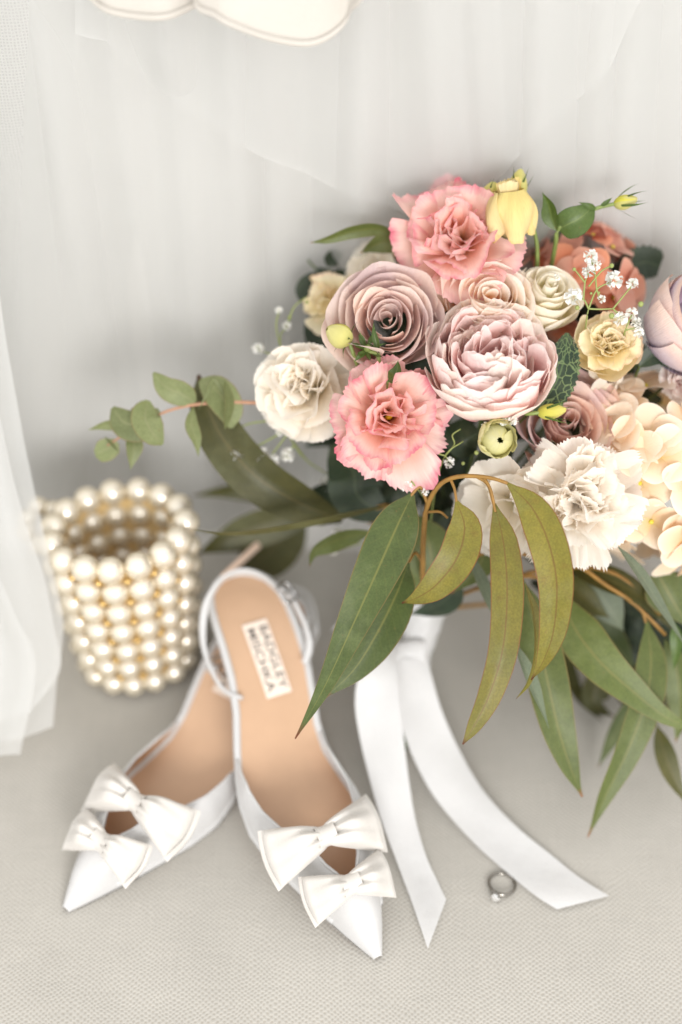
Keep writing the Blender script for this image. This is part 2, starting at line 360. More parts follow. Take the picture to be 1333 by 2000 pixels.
# lining with its stitched hem
def lining(hem, ypl, seed, n=90, rows=26, top=-300):
    h = spline([(x, y, 0) for x, y in hem], n); g = np.zeros((rows, n, 3)); hemc = []
    for r in range(rows):
        t = r / (rows - 1)
        for k in range(n):
            f = k / (n - 1)
            q = Y(h[k, 0] + 14 * (1 - t) * math.sin(7 * f + seed), top + (h[k, 1] - top) * t, ypl)
            q[1] += (.005 * math.sin(8 * f + seed) + .0012 * math.sin(19 * f)) * (.4 + .6 * t) - .006 * t
            g[r, k] = q
    return g
for hem, ypl, sd in (([(120, -60), (175, -6), (215, 12), (270, 20), (330, 19), (375, 13), (402, 5), (420, -40)], .708, 1),
                     ([(372, -40), (386, 8), (420, 16), (455, 31), (520, 60), (575, 77), (615, 79), (652, 66), (676, 44), (688, 12), (704, -10), (730, -60)], .698, 2.4)):
    g = lining(hem, ypl, sd)
    lin = put('satin_lining', Acc().grid(g).mesh('satin_lining', iD), M_lining, dress)
    e = g[-1]; up = nrm([0, 0, 1])
    band = np.stack([e + np.array([0, -.0012, 0]), e + np.array([0, -.0022, .0009]), e + np.array([0, -.0022, .0026]), e + np.array([0, -.0008, .0036])])
    put('hem', Acc().grid(band).mesh('hem', iD), M_lining, lin)
    ac = Acc()
    st = spline(e + np.array([0, -.0024, .0036]), 150)
    for k in range(0, 148, 2): ac.tube(st[k:k + 2], .00022, 4)
    tag(put('stitching', ac.mesh('stitching', iD), M_lining, lin), kind='stuff')

# ------------------------------------------------------------------ pearl bag
cb, ct = G(272, 1268, .0085), G(232, 1034, .112)
bag, iB = thing('pearl_bag', 'small bucket bag woven from cream pearls with little gold beads, open at top', 'handbag', frame(G(272, 1268, 0)))
rs = np.random.RandomState(5)
pm = Acc().sphere((0, 0, 0), 1, 18, 12).mesh('pearl'); gm = Acc().sphere((0, 0, 0), 1, 10, 7).mesh('gold_bead')
def ball(nm, me, mat, q, r, par=bag):
    o = put(nm, me, mat, par); q = iB[:3, :3] @ q + iB[:3, 3]; o.location = q; o.scale = (r, r, r)
    o.rotation_euler = tuple(rs.uniform(0, 6, 3)); return o
NP, NR = 15, 7
def bagpt(k, r, out=0.0):
    t = r / (NR - 1); c = ct + (cb - ct) * t
    R = (.0415 - .0075 * t ** 1.5 + out) * (1 + .03 * math.sin(2 * k * 6.283 / NP + 1))
    a_ = 2 * math.pi * (k / NP) + .12
    ax = nrm(ct - cb); ex = nrm(np.cross(np.cross(ax, [1, 0, 0]), ax)); ey = np.cross(ax, ex)
    return c + R * (math.cos(a_) * ex + math.sin(a_) * ey)
for r in range(NR):
    for k in range(NP):
        ball('pearl', pm, M_pearl, bagpt(k, r) + rs.normal(0, .0003, 3), .0088 - .0011 * (r / 6) + rs.normal(0, .0001))
        if r < NR - 1: ball('gold_bead', gm, M_gold, bagpt(k + .5, r + .5, .0018), .0025)
_ax = nrm(ct - cb); _ex = nrm(np.cross(np.cross(_ax, [1, 0, 0]), _ax)); _ey = np.cross(_ax, _ex); _th = np.linspace(0, 2 * np.pi, 40, endpoint=False)
_g = np.array([cb + (ct - cb) * q + (.0385 - .0078 * (1 - q) ** 1.5) * (np.cos(_th)[:, None] * _ex + np.sin(_th)[:, None] * _ey) * (1 if q > .0 else .02) for q in (-.02 * 0, .001, .2, .4, .6, .8, .95)])
put('lining', Acc().grid(_g, cu=True).mesh('lining', iB), plain('amber_bounce_tint', 'e2c48c', .55, nscale=300, namt=.15), bag)  # added amber wall; its colour stands in for light bounced between the pearls
for k in range(9):                                              # floor of the bag
    a_ = k * 2.4; q = cb + .0085 * math.sqrt(k) * np.array([math.cos(a_), math.sin(a_), 0]); ball('pearl', pm, M_pearl, q, .0075)
hp = spline([bagpt(9.2, 0), P(100, 985, .925), P(66, 1000, .915), P(50, 1028, .905), P(70, 1060, .9), P(112, 1084, .885)], 7)[1:-1]
for q in hp: ball('pearl', pm, M_pearl, q, .0066)

# ------------------------------------------------------------------ shoes
ST = np.array([  # distance from the heel, inner edge, outer edge
    (0, -.0008, .0008), (.0015, -.0075, .0068), (.005, -.0135, .0122), (.012, -.0200, .0180), (.022, -.0242, .0208), (.035, -.0262, .0220), (.05, -.0265, .0225), (.07, -.0258, .0238),
    (.09, -.0222, .0278), (.11, -.0182, .0345), (.126, -.0178, .0392), (.142, -.0215, .0425), (.16, -.0258, .0425), (.18, -.0258, .0372),
    (.20, -.0215, .0292), (.2235, -.0140, .0190), (.24, -.0080, .0108), (.252, -.0030, .0042), (.258, -.0004, .0006)])
SL = .258
def iz(s): return .007 + .044 * (1 - ss(.015, .175, s))
def edge(s, side): return np.interp(s, ST[:, 0], ST[:, 1 if side < 0 else 2])
def sx(s): return np.concatenate([s[:1] * 0, s])[1:]
def build_shoe(label, heel, toe, mirror, strap=None, text=True):
    """local frame: x from heel to toe along the seat, z up; pitched so heel and toe meet the given points"""
    ax = nrm(toe - heel); kS = np.linalg.norm(toe - heel) / math.hypot(.258, iz(0) - iz(.258)); lat = nrm(np.cross([0, 0, 1], ax)); up = np.cross(ax, lat)
    if not mirror: lat = -lat                                    # 'outer' side direction
    dz = math.atan2(iz(0) - iz(SL), SL)
    cz, szn = math.cos(dz), math.sin(dz)
    e1 = cz * ax + szn * up; e3 = -szn * ax + cz * up            # chord falls from heel to toe inside the local frame
    def W(p):
        p = np.asarray(p, float); q = p - np.array([0, 0, iz(0)])
        return heel + kS * (q[..., :1] * e1 + q[..., 1:2] * lat + q[..., 2:3] * e3)
    root, inv = thing('slingback_shoe', label, 'shoe', frame(heel * np.array([1, 1, 0])), 'pair of white satin bridal shoes')
    mk = lambda ac, nm: ac.mesh(nm, inv)
    # insole
    s = np.concatenate([np.linspace(0, .02, 14), np.linspace(.024, .246, 68)])
    L, R = edge(s, -1), edge(s, 1); u = np.linspace(0, 1, 13)
    g = np.zeros((len(s), 13, 3)); g[..., 0] = s[:, None]; g[..., 1] = L[:, None] + (R - L)[:, None] * u
    g[..., 2] = iz(s)[:, None] + .0016 * (np.abs(2 * u - 1) ** 3)[None, :] - .001
    ins = put('insole', mk(Acc().grid(W(g)), 'insole'), M_tan, root)
    g2 = g.copy(); g2[..., 2] = iz(s)[:, None] - .0045
    put('outsole', mk(Acc().grid(W(g2)), 'outsole'), M_tan_in, root)
    ring = np.concatenate([np.stack([s, L - .0004, iz(s) - .0006], 1)[::-1], np.stack([s, R + .0004, iz(s) - .0006], 1)[1:]])
    keep = ring[:, 0] < .232
    put('insole_binding', mk(Acc().tube(W(spline(ring[keep], 220)), .0025, 8, 1.25), 'insole_binding'), M_satin, root)
    # kitten heel
    g = []
    for t in np.linspace(0, 1, 14):
        r = .0185 * (1 - t) ** 2.2 + .0055; cx = .02 - .006 * t
        z = iz(.02) - .004 - t * (iz(.02) - .004)
        th = np.linspace(0, 2 * np.pi, 16, endpoint=False)
        g.append(np.stack([cx + r * np.cos(th) * .95, -.002 + r * np.sin(th), np.full(16, z)], 1))
    put('heel', mk(Acc().grid(W(np.array(g)), cu=True), 'heel'), M_satin, root)
    # label
    lb = Acc(); s0, s1, y0, y1 = .040, .088, -.010, .0068
    gx, gy = np.meshgrid(np.linspace(s0, s1, 9), np.linspace(y0, y1, 3), indexing='ij')
    lb.grid(W(np.dstack([gx, gy, iz(gx) + .0003])))
    lab = put('insole_label', mk(lb, 'insole_label'), M_label, ins)
    fl = 1 if mirror else -1
    for word, off in (('BADGLEY', 1), ('MISCHKA', -1)):
        cu = bpy.data.curves.new('lettering', 'FONT'); cu.body = word; cu.align_x = 'CENTER'; cu.align_y = 'CENTER'; cu.size = .0088; cu.space_character = 1.02; cu.offset = .00006
        to = bpy.data.objects.new('t', cu); COL.objects.link(to)
        bpy.context.view_layer.update()
        me = bpy.data.meshes.new_from_object(to.evaluated_get(bpy.context.evaluated_depsgraph_get()))
        bpy.data.objects.remove(to)
        v = np.array([x.co[:] for x in me.vertices]); wd = v[:, 0].max() - v[:, 0].min()
        tx = v[:, 0] * (.041 / wd); ty = v[:, 1]
        sign = fl
        q = np.stack([(s0 + s1) / 2 + tx, (y0 + y1) / 2 + sign * (ty * .88 + off * .0040), iz((s0 + s1) / 2 + tx) + .0006], 1)
        q = W(q) @ inv[:3, :3].T + inv[:3, 3]
        for x, c_ in zip(me.vertices, q): x.co = c_
        me.materials.clear(); put('lettering', me, M_ink, lab)
    # vamp: arch from edge to edge, open above the foot, keyhole between the bows
    def arch(sv, th, off=0.0):
        l, r = edge(sv, -1) - .0022 + off, edge(sv, 1) + .0022 - off
        hw, cy = (r - l) / 2, (r + l) / 2
        h = np.interp(sv, [.10, .12, .14, .16, .18, .20, .22, .24, .2585], [.022, .032, .039, .0415, .0405, .0365, .0295, .0195, .0035]) - off
        c_, s_ = np.cos(th), np.sin(th)
        y = cy - hw * np.sign(c_) * np.abs(c_) ** .85; z = iz(sv) - .0055 + h * np.abs(s_) ** .9
        return np.stack([sv + 0 * th, y, z], -1)
    ss_ = np.concatenate([np.linspace(.110, .2145, 46), np.linspace(.217, .2585, 22)])
    def lim(sv, side): 
        op = np.interp(sv, [.110, .122, .138, .158, .177, .189, .197, .206, .2145, .217], [.05, .34, .56, .70, .86, 1.08, 1.14, 1.2, 1.36, np.pi / 2])
        if side < 0: op = op * np.interp(sv, [.108, .15, .17], [1.08, 1.0, 1.0])
        return op
    for off, nm, mt in ((0, 'upper', M_satin), (.0014, 'lining', M_tan_in)):
        ac = Acc()
        for side in (-1, 1):
            sl = ss_ if nm == 'upper' else ss_[ss_ < .246]
            g = np.zeros((len(sl), 14, 3))
            for i, sv in enumerate(sl):
                th = np.linspace(-.12, lim(sv, side), 14)
                if side > 0: th = np.pi - th
                g[i] = arch(sv, th, off)
            ac.grid(W(g))
        put(nm, mk(ac, nm), mt, root)
    ac = Acc()
    for side in (-1, 1):
        ln = []
        for sv in ss_[ss_ < .217]:
            th = lim(sv, side); th = np.pi - th if side > 0 else th; ln.append(arch(sv, np.array(th), .0006))
        ac.tube(W(np.array(ln)), .0011, 6)
    put('topline_binding', mk(ac, 'topline_binding'), M_satin, root)
    # two bows
    for (sv, width, wid, tilt, yy) in ((.1935, .070, .039, .26, .018), (.2225, .052, .032, .34, .010)):
        top = arch(np.array(sv), np.array(np.pi / 2)); cz_ = top[2] + .0035
        cy = top[1] + yy * .3
        o = np.array([sv, cy, cz_]); ex = np.array([0, 1, 0]); ey = np.array([math.cos(tilt), 0, -math.sin(tilt)]); ez = np.array([math.sin(tilt), 0, math.cos(tilt)])
        bow = Acc(); ac_k = Acc()
        def half(sd, ln, w0, w1, puff, zoff, droop, n1=28, n2=17, sw=.10):
            t = (1 - (1 - np.linspace(0, 1, n1)) ** 1.5)[:, None]; v = np.linspace(-1, 1, n2)[None, :]
            wd = (w0 + (w1 - w0) * t ** .75) / 2
            surf = []
            for f in (1, -1):
                th = puff * np.sin(np.pi / 2 * np.clip(t / .5, 0, 1)) ** .8 * (1 - .6 * ss(.42, .95, t)) * np.sqrt(np.clip(1 - (np.clip(t - .9, 0, .1) / .1) ** 2, 0, 1)) * np.sqrt(np.clip(1 - np.abs(v) ** 2.6, 0, 1)) + .0006 * (1 - v ** 2)
                pleat = -.48 * puff * np.exp(-((v - .25 * np.sin(2 * t)) / .22) ** 2) * (1 - t) ** .8 - .34 * puff * np.exp(-((v + .5) / .17) ** 2) * (1 - t) ** .7 - .3 * puff * np.exp(-((v - .62) / .14) ** 2) * (1 - t)
                pleat = pleat * ss(.02, .2, t)
                x_ = ln * (t + .05 * t * (1 - v ** 2) * 0 - .06 * t ** 3 * (np.abs(v) ** 2))
                y_ = v * wd + sw * ln * t ** 2 * .25
                z_ = zoff + f * th + (pleat if f > 0 else 0) - droop * t ** 2 * ln + .0018 * np.sin(3 * v + 4 * t + sd)
                surf.append(o + (sd * x_)[..., None] * ex + y_[..., None] * ey + z_[..., None] * ez)
            return surf
        for sd in (-1, 1):
            lo_ = Acc()
            for sf in half(sd, width / 2, .011, wid * .88, .0138, .0035, .28): lo_.grid(W(sf))
            lp = put('bow_loop', mk(lo_, 'bow_loop'), M_bow, root)
            lo_ = Acc()
            for sf in half(sd, width / 2 * 1.06, .009, wid * .95, .0014, .0000, .27): lo_.grid(W(sf))
            put('bow_under_loop', mk(lo_, 'bow_under_loop'), M_bow, lp)
        th = np.linspace(0, 2 * np.pi, 18, endpoint=False); g = []
        for x_ in np.linspace(-.0058, .0058, 9):
            rr = 1 + .18 * (x_ / .0058) ** 2
            g.append(o + x_ * ex + (.0062 * rr * np.cos(th))[:, None] * ey + (.0035 + .0062 * rr * np.sin(th))[:, None] * ez)
        put('bow_knot', mk(Acc().grid(W(np.array(g)), cu=True), 'bow_knot'), M_bow, root)
    if strap:
        pts, tail, bpos = strap
        sp = spline(pts, 90)
        put('heel_strap', mk(Acc().tube(sp, .0024, 8, .45, ref=(.1, .75, .2)), 'heel_strap'), M_satin, root)
        if tail is not None:
            stt = spline(tail, 16)
            put('strap_end', mk(Acc().tube(stt, .0026, 8, .3, ref=(.2, -.7, .6)), 'strap_end'), plain('pale_leather', 'ecd0bb', .5), root)
        if bpos is not None:
            fr = frame(bpos, C3((.5, .45, .75)), .75); sq = []
            for k in range(40):
                a_ = k / 40 * 2 * math.pi; c_, s_ = math.cos(a_), math.sin(a_)
                sq.append((.0052 * np.sign(c_) * abs(c_) ** .35, .0062 * np.sign(s_) * abs(s_) ** .35, 0))
            sq.append(sq[0]); q = np.array(sq) @ fr[:3, :3].T + fr[:3, 3]
            bk = put('buckle', mk(Acc().tube(q, .0010, 8, caps=False), 'buckle'), M_metal, root)
            pr = np.array([(-.0055, 0, .0008), (.006, 0, .0012)]) @ fr[:3, :3].T + fr[:3, 3]
            put('buckle_pin', mk(Acc().tube(spline(pr, 6), .0006, 6), 'buckle_pin'), M_metal, bk)
    return root
hR = G(452, 1120, .080); tR = G(740, 1864, .006)
strapR = ([G(474, 1364, .056), G(436, 1346, .058), G(405, 1290, .066), G(396, 1235, .076), G(404, 1178, .088), G(432, 1133, .096), G(470, 1114, .098), G(508, 1122, .095),
           G(540, 1146, .092), G(562, 1160, .090), G(580, 1186, .086), G(600, 1232, .076), G(604, 1268, .068), G(596, 1296, .062)],
          [G(436, 1128, .086), G(470, 1096, .080), G(513, 1056, .075)], G(560, 1158, .093))
build_shoe('white satin slingback shoe lying on top, its toe nearest the ribbon tails', hR, tR, False, strapR)
hL = G(578, 1166, .043); tL = G(127, 1768, .006)
strapL = ([G(426, 1300, .036), G(410, 1310, .03), G(420, 1270, .03), G(470, 1190, .03), G(540, 1150, .04), G(600, 1160, .045), G(618, 1230, .04), G(590, 1300, .036)], None, G(432, 1300, .037))
build_shoe('white satin slingback shoe lying underneath with its toe pointing away from the bouquet', hL, tL, True, strapL)

# ------------------------------------------------------------------ bouquet: binding point and stem ends
BIND, FOOT = P(830, 1185, .905), G(786, 1455, .006)
NECK = nrm(BIND - FOOT)
GB = 'flowers and leaves tied into the bridal bouquet'
rng = np.random.RandomState(11)
def stem_path(base, d0, k):
    r1 = np.array([math.cos(k * 2.4), math.sin(k * 2.4), .3 * math.sin(k)]) * .009 * ((k * .618) % 1) ** .5
    b = BIND + r1; m_ = base + nrm(d0) * min(.05, .5 * np.linalg.norm(b - base))
    return spline([base, .5 * (m_ + base * .4 + b * .6), b, FOOT - r1 * .6 + NECK * .006 * (k % 3)], 24)
def add_stem(root, inv, base, d0, k, r=.0015, mat=None):
    put('stem', Acc().tube(stem_path(base, d0, k), [r * .8, r, r, r], 6).mesh('stem', inv), mat or M_stem_d, root)

def petal(L, W, phi0, phi1, p=1.0, rho0=0.0, z0=0.0, cup=1e3, fan=(.3, .8), tip=.3, tipn=2.2, curl=0, cv=.78, ruf=(), serr=0, notch=0, lean=0, spiral=0, close=0, NU=15, NV=12, seed=0):
    rs = np.random.RandomState(seed)
    u = np.linspace(-1, 1, NU); vs = np.linspace(0, 1, NV) ** .92
    fv = np.linspace(0, 1, 60); ph = phi0 + (phi1 - phi0) * fv ** p - curl * ss(cv, 1.02, fv)
    ph = np.radians(ph); st = L * 1.15 / 59
    cr = rho0 + np.r_[0, np.cumsum(np.cos(ph[:-1]))] * st; cz = z0 + np.r_[0, np.cumsum(np.sin(ph[:-1]))] * st
    k1, k2 = rs.uniform(0, 6.28, 2)
    Lu = 1 - tip * np.abs(u) ** tipn - notch * np.exp(-(u / .22) ** 2) + .03 * np.sin(2.5 * u + k1)
    if serr: Lu += serr * (rs.uniform(-1, 1, NU) + .6 * np.where(np.arange(NU) % 2, 1, -1))
    A = vs[:, None] * Lu[None, :] / 1.15
    ix = np.clip(A * 59, 0, 58.999)
    rr, zz, pp = np.interp(ix, range(60), cr), np.interp(ix, range(60), cz), np.interp(ix, range(60), ph)
    wv = W * (fan[0] + (1 - fan[0]) * vs ** fan[1]) * (1 - close * ss(.6, 1.0, vs))
    s = u[None, :] * wv[:, None] + lean * vs[:, None] ** 2 * W
    off = cup * (1 - np.cos(np.clip(s / cup, -2.6, 2.6))); xt = cup * np.sin(np.clip(s / cup, -2.6, 2.6))
    for (am, fq, pw) in ruf:
        q = rs.uniform(0, 6.28); off = off + am * (vs[:, None] ** pw) * np.sin(fq * u[None, :] + q + .8 * np.sin(2 * u + k2)[None, :] + .5 * vs[:, None]) * (.55 + .45 * np.abs(u))[None, :]
    off = off + spiral * u[None, :] * vs[:, None] ** .5
    return np.stack([rr - np.sin(pp) * off, xt, zz + np.cos(pp) * off], -1)
def rotz(g, a):
    c, s = math.cos(a), math.sin(a); x, y = g[..., 0] * c - g[..., 1] * s, g[..., 0] * s + g[..., 1] * c
    return np.stack([x, y, g[..., 2]], -1)
def tilt(g, ax, a):
    return g @ np.array(Matrix.Rotation(a, 3, ax)).T
def pmesh(g, nm='petal'): return Acc().grid(g).mesh(nm)
def flower(name, label, cat, px, py, d, axis, roll=0.0, group=GB, stem=True, back=.02, k=0, smat=None):
    ax = nrm(C3(axis)); loc = P(px, py, d)
    root, inv = thing(name, label, cat, frame(loc, ax, roll), group)
    if stem: add_stem(root, inv, loc - ax * back, -ax, k, mat=smat)
    return root, inv
def sepals(root, n, L, W, z0, mat, phi0=-20, phi1=60, rho0=.003, seed=0):
    for i in range(n):
        g = petal(L, W, phi0 + 10 * math.sin(i * 3 + seed), phi1 + 25 * math.sin(i * 5.3 + seed), 1, rho0, z0, W * 2, (.5, .5), .15, close=.9, NU=5, NV=10, seed=seed + i)
        put('sepal', pmesh(rotz(g, 6.283 * i / n + seed), 'sepal'), mat, root)

def rose(root, R, N, mat, seed, openness=1.0, h=.55, lipc=95, depth=.55, ruf=0.02, wide=1.0, serr=0, NU=17):
    rs = np.random.RandomState(seed)
    for i in range(N):
        f = (i + .5) / N; r = R * (.07 + .90 * f ** .92) * (1 + rs.uniform(-.045, .045)); zt = depth * R * (1 - .8 * f ** 1.8)
        L = R * (.34 + .62 * f); ang = i * 2 * math.pi / (2.62 if i < 4 else 4.3) + rs.uniform(-.2, .2)
        lean_out = 88 - 4 * f - 26 * openness * f ** 2.4
        cl = lipc * (0.1 + .9 * ss(.1, .45, f)) * rs.uniform(.75, 1.1) * openness ** .3
        Wd = r * (1.35 - .40 * f) * wide * rs.uniform(.9, 1.1) + R * .06
        g = petal(L, Wd, lean_out - 12, lean_out, 1, 0, 0, max(r * 1.02, R * .05), (.75, .6), rs.uniform(.12, .3), rs.choice([1.5, 2.2, 3.0]), cl, .74 - .02 * f,
                  [(ruf * R * (f + .2), 2.2, 2), (ruf * R * .6 * f, 5.0, 3)], serr, 0, rs.uniform(-.2, .2), (.075 + .04 * f) * R, 0, NU, 18, seed * 97 + i)
        m_ = g[int(18 * .72), NU // 2]
        g = tilt(g - m_, 'X', rs.normal(0, .10)); g = tilt(g, 'Y', rs.normal(0, .06))
        g[..., 0] += r; g[..., 2] += zt + rs.uniform(-.05, .05) * R * min(1, f * 3)
        put('petal', pmesh(rotz(g, ang)), mat, root)

def peony(root, R, mats, seed, n_in=46):
    rs = np.random.RandomState(seed)
    for ring, (n, L, W, p1, z0) in enumerate(((7, 1.50, .60, 92, -.55), (5, 1.12, .46, 98, -.42))):
        for i in range(n):
            g = petal(R * L * rs.uniform(.94, 1.05), R * W, 8, p1 + rs.uniform(-8, 6), .62, .06 * R, z0 * R, R * .85, (.35, .7), .2, 2.6, 14, .86,
                      [(.035 * R, 3, 2), (.02 * R, 8, 4)], .008, 0, rs.uniform(-.1, .1), .07 * R, 0, 19, 14, seed + i + 40 * ring)
            put('petal', pmesh(rotz(g, 6.283 * (i + .5 * ring) / n + rs.uniform(-.15, .15))), mats[0], root)
    for i in range(n_in):
        f = ((i + .5) / n_in) ** .6; rho = .92 * R * f; a = i * 2.39996 + rs.uniform(-.3, .3)
        L = R * rs.uniform(.66, .98) * (1.02 - .12 * f); Wd = R * rs.choice([.20, .26, .32, .38])
        g = petal(L, Wd, rs.uniform(62, 80), rs.uniform(96, 126), 1.3, 0, 0, Wd * rs.uniform(1.0, 1.8), (.4, .6), .30, 2.3, rs.uniform(-8, 25), .8,
                  [(.05 * R * rs.rand(), 3, 2), (.018 * R, 9, 3)], .010, rs.choice([0, .06, .12]), rs.uniform(-.3, .3), .03 * R, 0, 13, 12, seed * 31 + i)
        g = rotz(g, rs.normal(0, .75 * (1.25 - f))); g[..., 0] += rho * .8; g[..., 2] += R * (-.12 + .12 * (1 - f)) + rs.uniform(-.12, .10) * R
        g = tilt(g, 'X', rs.normal(0, .12))
        put('petal', pmesh(rotz(g, a)), mats[1] if rs.rand() < .8 else mats[0], root)

def ruffled(root, R, whorls, mat, seed, freq=10, amp=.05, serr=.02, low=.1, NU=29, NV=13, tip=.2, cup=.9, fan=(.16, 1.0), jit=0.0):
    rs = np.random.RandomState(seed)
    for wi, (n, L, W, p0, p1, z0) in enumerate(whorls):
        for i in range(n):
            g = petal(R * L * rs.uniform(.88, 1.1), R * W * rs.uniform(.88, 1.12), p0 + rs.uniform(-8, 8), p1 + rs.uniform(-16, 16), 1.2, .05 * R, z0 * R, R * cup * rs.uniform(.7, 1.4), fan, tip, 2.4,
                      rs.uniform(-10, 35), .72, [(low * R, 2.6, 2), (low * .6 * R, 4.7, 2), (amp * R, freq, 4), (amp * .5 * R, freq * 2.1, 6)], serr, 0, rs.uniform(-.2, .2), .05 * R, 0, NU, NV, seed * 53 + wi * 20 + i)
            g = rotz(g, 6.283 * (i + .37 * wi) / n + rs.uniform(-.25, .25))
            if jit:
                q = jit * R * (1 - .8 * wi / len(whorls)); g = tilt(tilt(g, 'X', rs.normal(0, 1.2 * jit)), 'Y', rs.normal(0, 1.2 * jit)) + np.array([rs.normal(0, q), rs.normal(0, q), rs.normal(0, .3 * q)])
            put('petal', pmesh(g), mat, root)

def bud(root, R, H_, mat, seed, n=6, smat=None, frill=0.0, twist=.5, ns=5, sL=1.0, sphi=(-60, 70)):
    """closed egg-shaped bud standing on z, base at z=-H/2"""
    rs = np.random.RandomState(seed)
    for i in range(n):
        g = np.zeros((16, 13, 3)); v = np.linspace(0, 1, 16)[:, None]; u = np.linspace(-1, 1, 13)[None, :]
        top = 1 - .05 * np.abs(u) ** 2 + frill * rs.uniform(-1, 1, (1, 13)) - .03 * i / n
        vv = v * top
        rr = R * (np.maximum(np.sin(np.pi * np.clip(vv, 0, 1) ** .8 * .975 + .02), 0) ** .72) * (1.0 - .035 * (n - i)) + .03 * R * np.sin(7 * u + i) * vv ** 3
        rr = rr + R * .05 * u * (1 - vv)
        if frill: rr = rr + R * .14 * ss(.86, 1, vv) * np.sin(11 * u + i)
        a = 6.283 * i / n + u * 1.15 + twist * vv
        put('petal', pmesh(np.stack([rr * np.cos(a), rr * np.sin(a), H_ * (vv - .5) + 0 * a], -1)), mat, root)
    if smat: sepals(root, ns, sL * H_, R * .20, -.5 * H_, smat, sphi[0], sphi[1], .15 * R, seed)

def hydrangea(root, R, n, mat, mats_c, seed, fr=.30, lo=-.25, sq=1.0):
    rs = np.random.RandomState(seed)
    for i in range(n):
        f = (i + .5) / n; zc = 1 - f * (1 - lo); a = i * 2.39996 + rs.uniform(-.25, .25)
        nd = nrm(np.array([math.cos(a) * math.sqrt(max(0, 1 - zc * zc)), math.sin(a) * math.sqrt(max(0, 1 - zc * zc)) * sq, zc]))
        nd = nrm(nd + rs.normal(0, .22, 3)); c = nd * R * rs.uniform(.80, .97)
        z = nd; x = nrm(np.cross(z, rs.normal(0, 1, 3))); y = np.cross(z, x); Mx = np.stack([x, y, z], 1)
        fl = bpy.data.objects.new('floret', None); COL.objects.link(fl); fl.parent = root; fl.empty_display_size = .005
        for k in range(4):
            r_ = R * fr * rs.uniform(.88, 1.16)
            g = petal(r_ * 1.08, r_ * .62, 22 + rs.uniform(-8, 14), -2 + rs.uniform(-18, 26), .8, .0008, (k % 2) * .0006, r_ * rs.uniform(1.2, 3), (.22, .55), .34, 2.2, rs.uniform(-14, 14), .7,
                      [(.05 * r_, 2.4, 2)], 0, 0, rs.uniform(-.12, .12), .04 * r_, .16, 11, 9, seed * 71 + i * 4 + k)
            g = rotz(g, k * 1.5708 + rs.uniform(-.12, .12)) @ Mx.T + c
            put('petal', pmesh(g), mat, fl)
        put('floret_centre', Acc().sphere(c + nd * .0012, R * fr * .09, 8, 6).mesh('floret_centre'), mats_c, fl)

# ---- leaves
def leaf_geo(pts, width, roll=0.0, fold=.25, wavy=.0, prof=None, nv=26, nu=7, serr=0, seed=0, curl=0.0):
    """a blade along a spine of (px, py, distance); width in px at that distance; it faces the lens, turned by roll"""
    sp = spline([P(*q) for q in pts], nv); t = np.gradient(sp, axis=0); t /= np.linalg.norm(t, axis=1)[:, None]
    d = np.mean([q[2] for q in pts]); v = np.linspace(0, 1, nv)
    pf = prof or [(0, .04), (.06, .22), (.15, .62), (.3, .95), (.42, 1.0), (.58, .86), (.75, .52), (.88, .23), (.96, .07), (1, .015)]
    q = np.array(pf); w_ = np.interp(v, q[:, 0], q[:, 1])
    w_ = np.convolve(np.r_[w_[0], w_, w_[-1]], [.25, .5, .25], 'valid') * width * d / F / 2
    u = np.linspace(-1, 1, nu); rs = np.random.RandomState(seed); ph = rs.uniform(0, 6.28)
    out = np.zeros((nv, nu, 3))
    for i in range(nv):
        view = nrm(CAM - sp[i]); b = nrm(np.cross(t[i], view)); n = np.cross(b, t[i])
        r = roll if np.isscalar(roll) else np.interp(v[i], np.linspace(0, 1, len(roll)), roll)
        bb = b * math.cos(r) + n * math.sin(r); nn = n * math.cos(r) - b * math.sin(r)
        k = w_[i] * (1 + (serr * (1 if i % 2 else -1) if serr else 0))
        out[i] = sp[i] + np.outer(u * k, bb) + np.outer(k * (fold * np.abs(u) - curl * u ** 2 + wavy * np.sin(7 * v[i] + ph + u) * u), nn)
    return out
LM = {
 'dark': leaf_mat('eucalyptus_dark', '4f5c2f', '414d26', '7a7a40', '6e6236', '6a3c22', .45),
 'olive': leaf_mat('eucalyptus_olive', '857a2e', '6f6c2a', '6a4a20', '774622', '5a321c', .45, .2, blotch='84602a'),
 'mid': leaf_mat('eucalyptus_green', '68733a', '596531', '7f7a44', '756838', '85562e', .45, .2),
 'pale': leaf_mat('eucalyptus_grey_green', '78826a', '69745f', '858a70', '75705a', None, .5, .2),
 'round': leaf_mat('silver_dollar', '838a5e', '727b4d', '95966e', '8a7650', None, .48, .3),
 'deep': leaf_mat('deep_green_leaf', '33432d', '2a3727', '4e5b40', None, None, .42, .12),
 'net': leaf_mat('net_veined_leaf', '2c402c', '243826', '62794a', None, None, .48, .1, net='76895a'),
 'fresh': leaf_mat('fresh_green_leaf', '50672a', '435822', '6e7e40', '3d5220', None, .4, .2),
 'brown': leaf_mat('olive_brown_leaf', '524f24', '43441d', '615730', None, '4c301c', .45, .16),
}
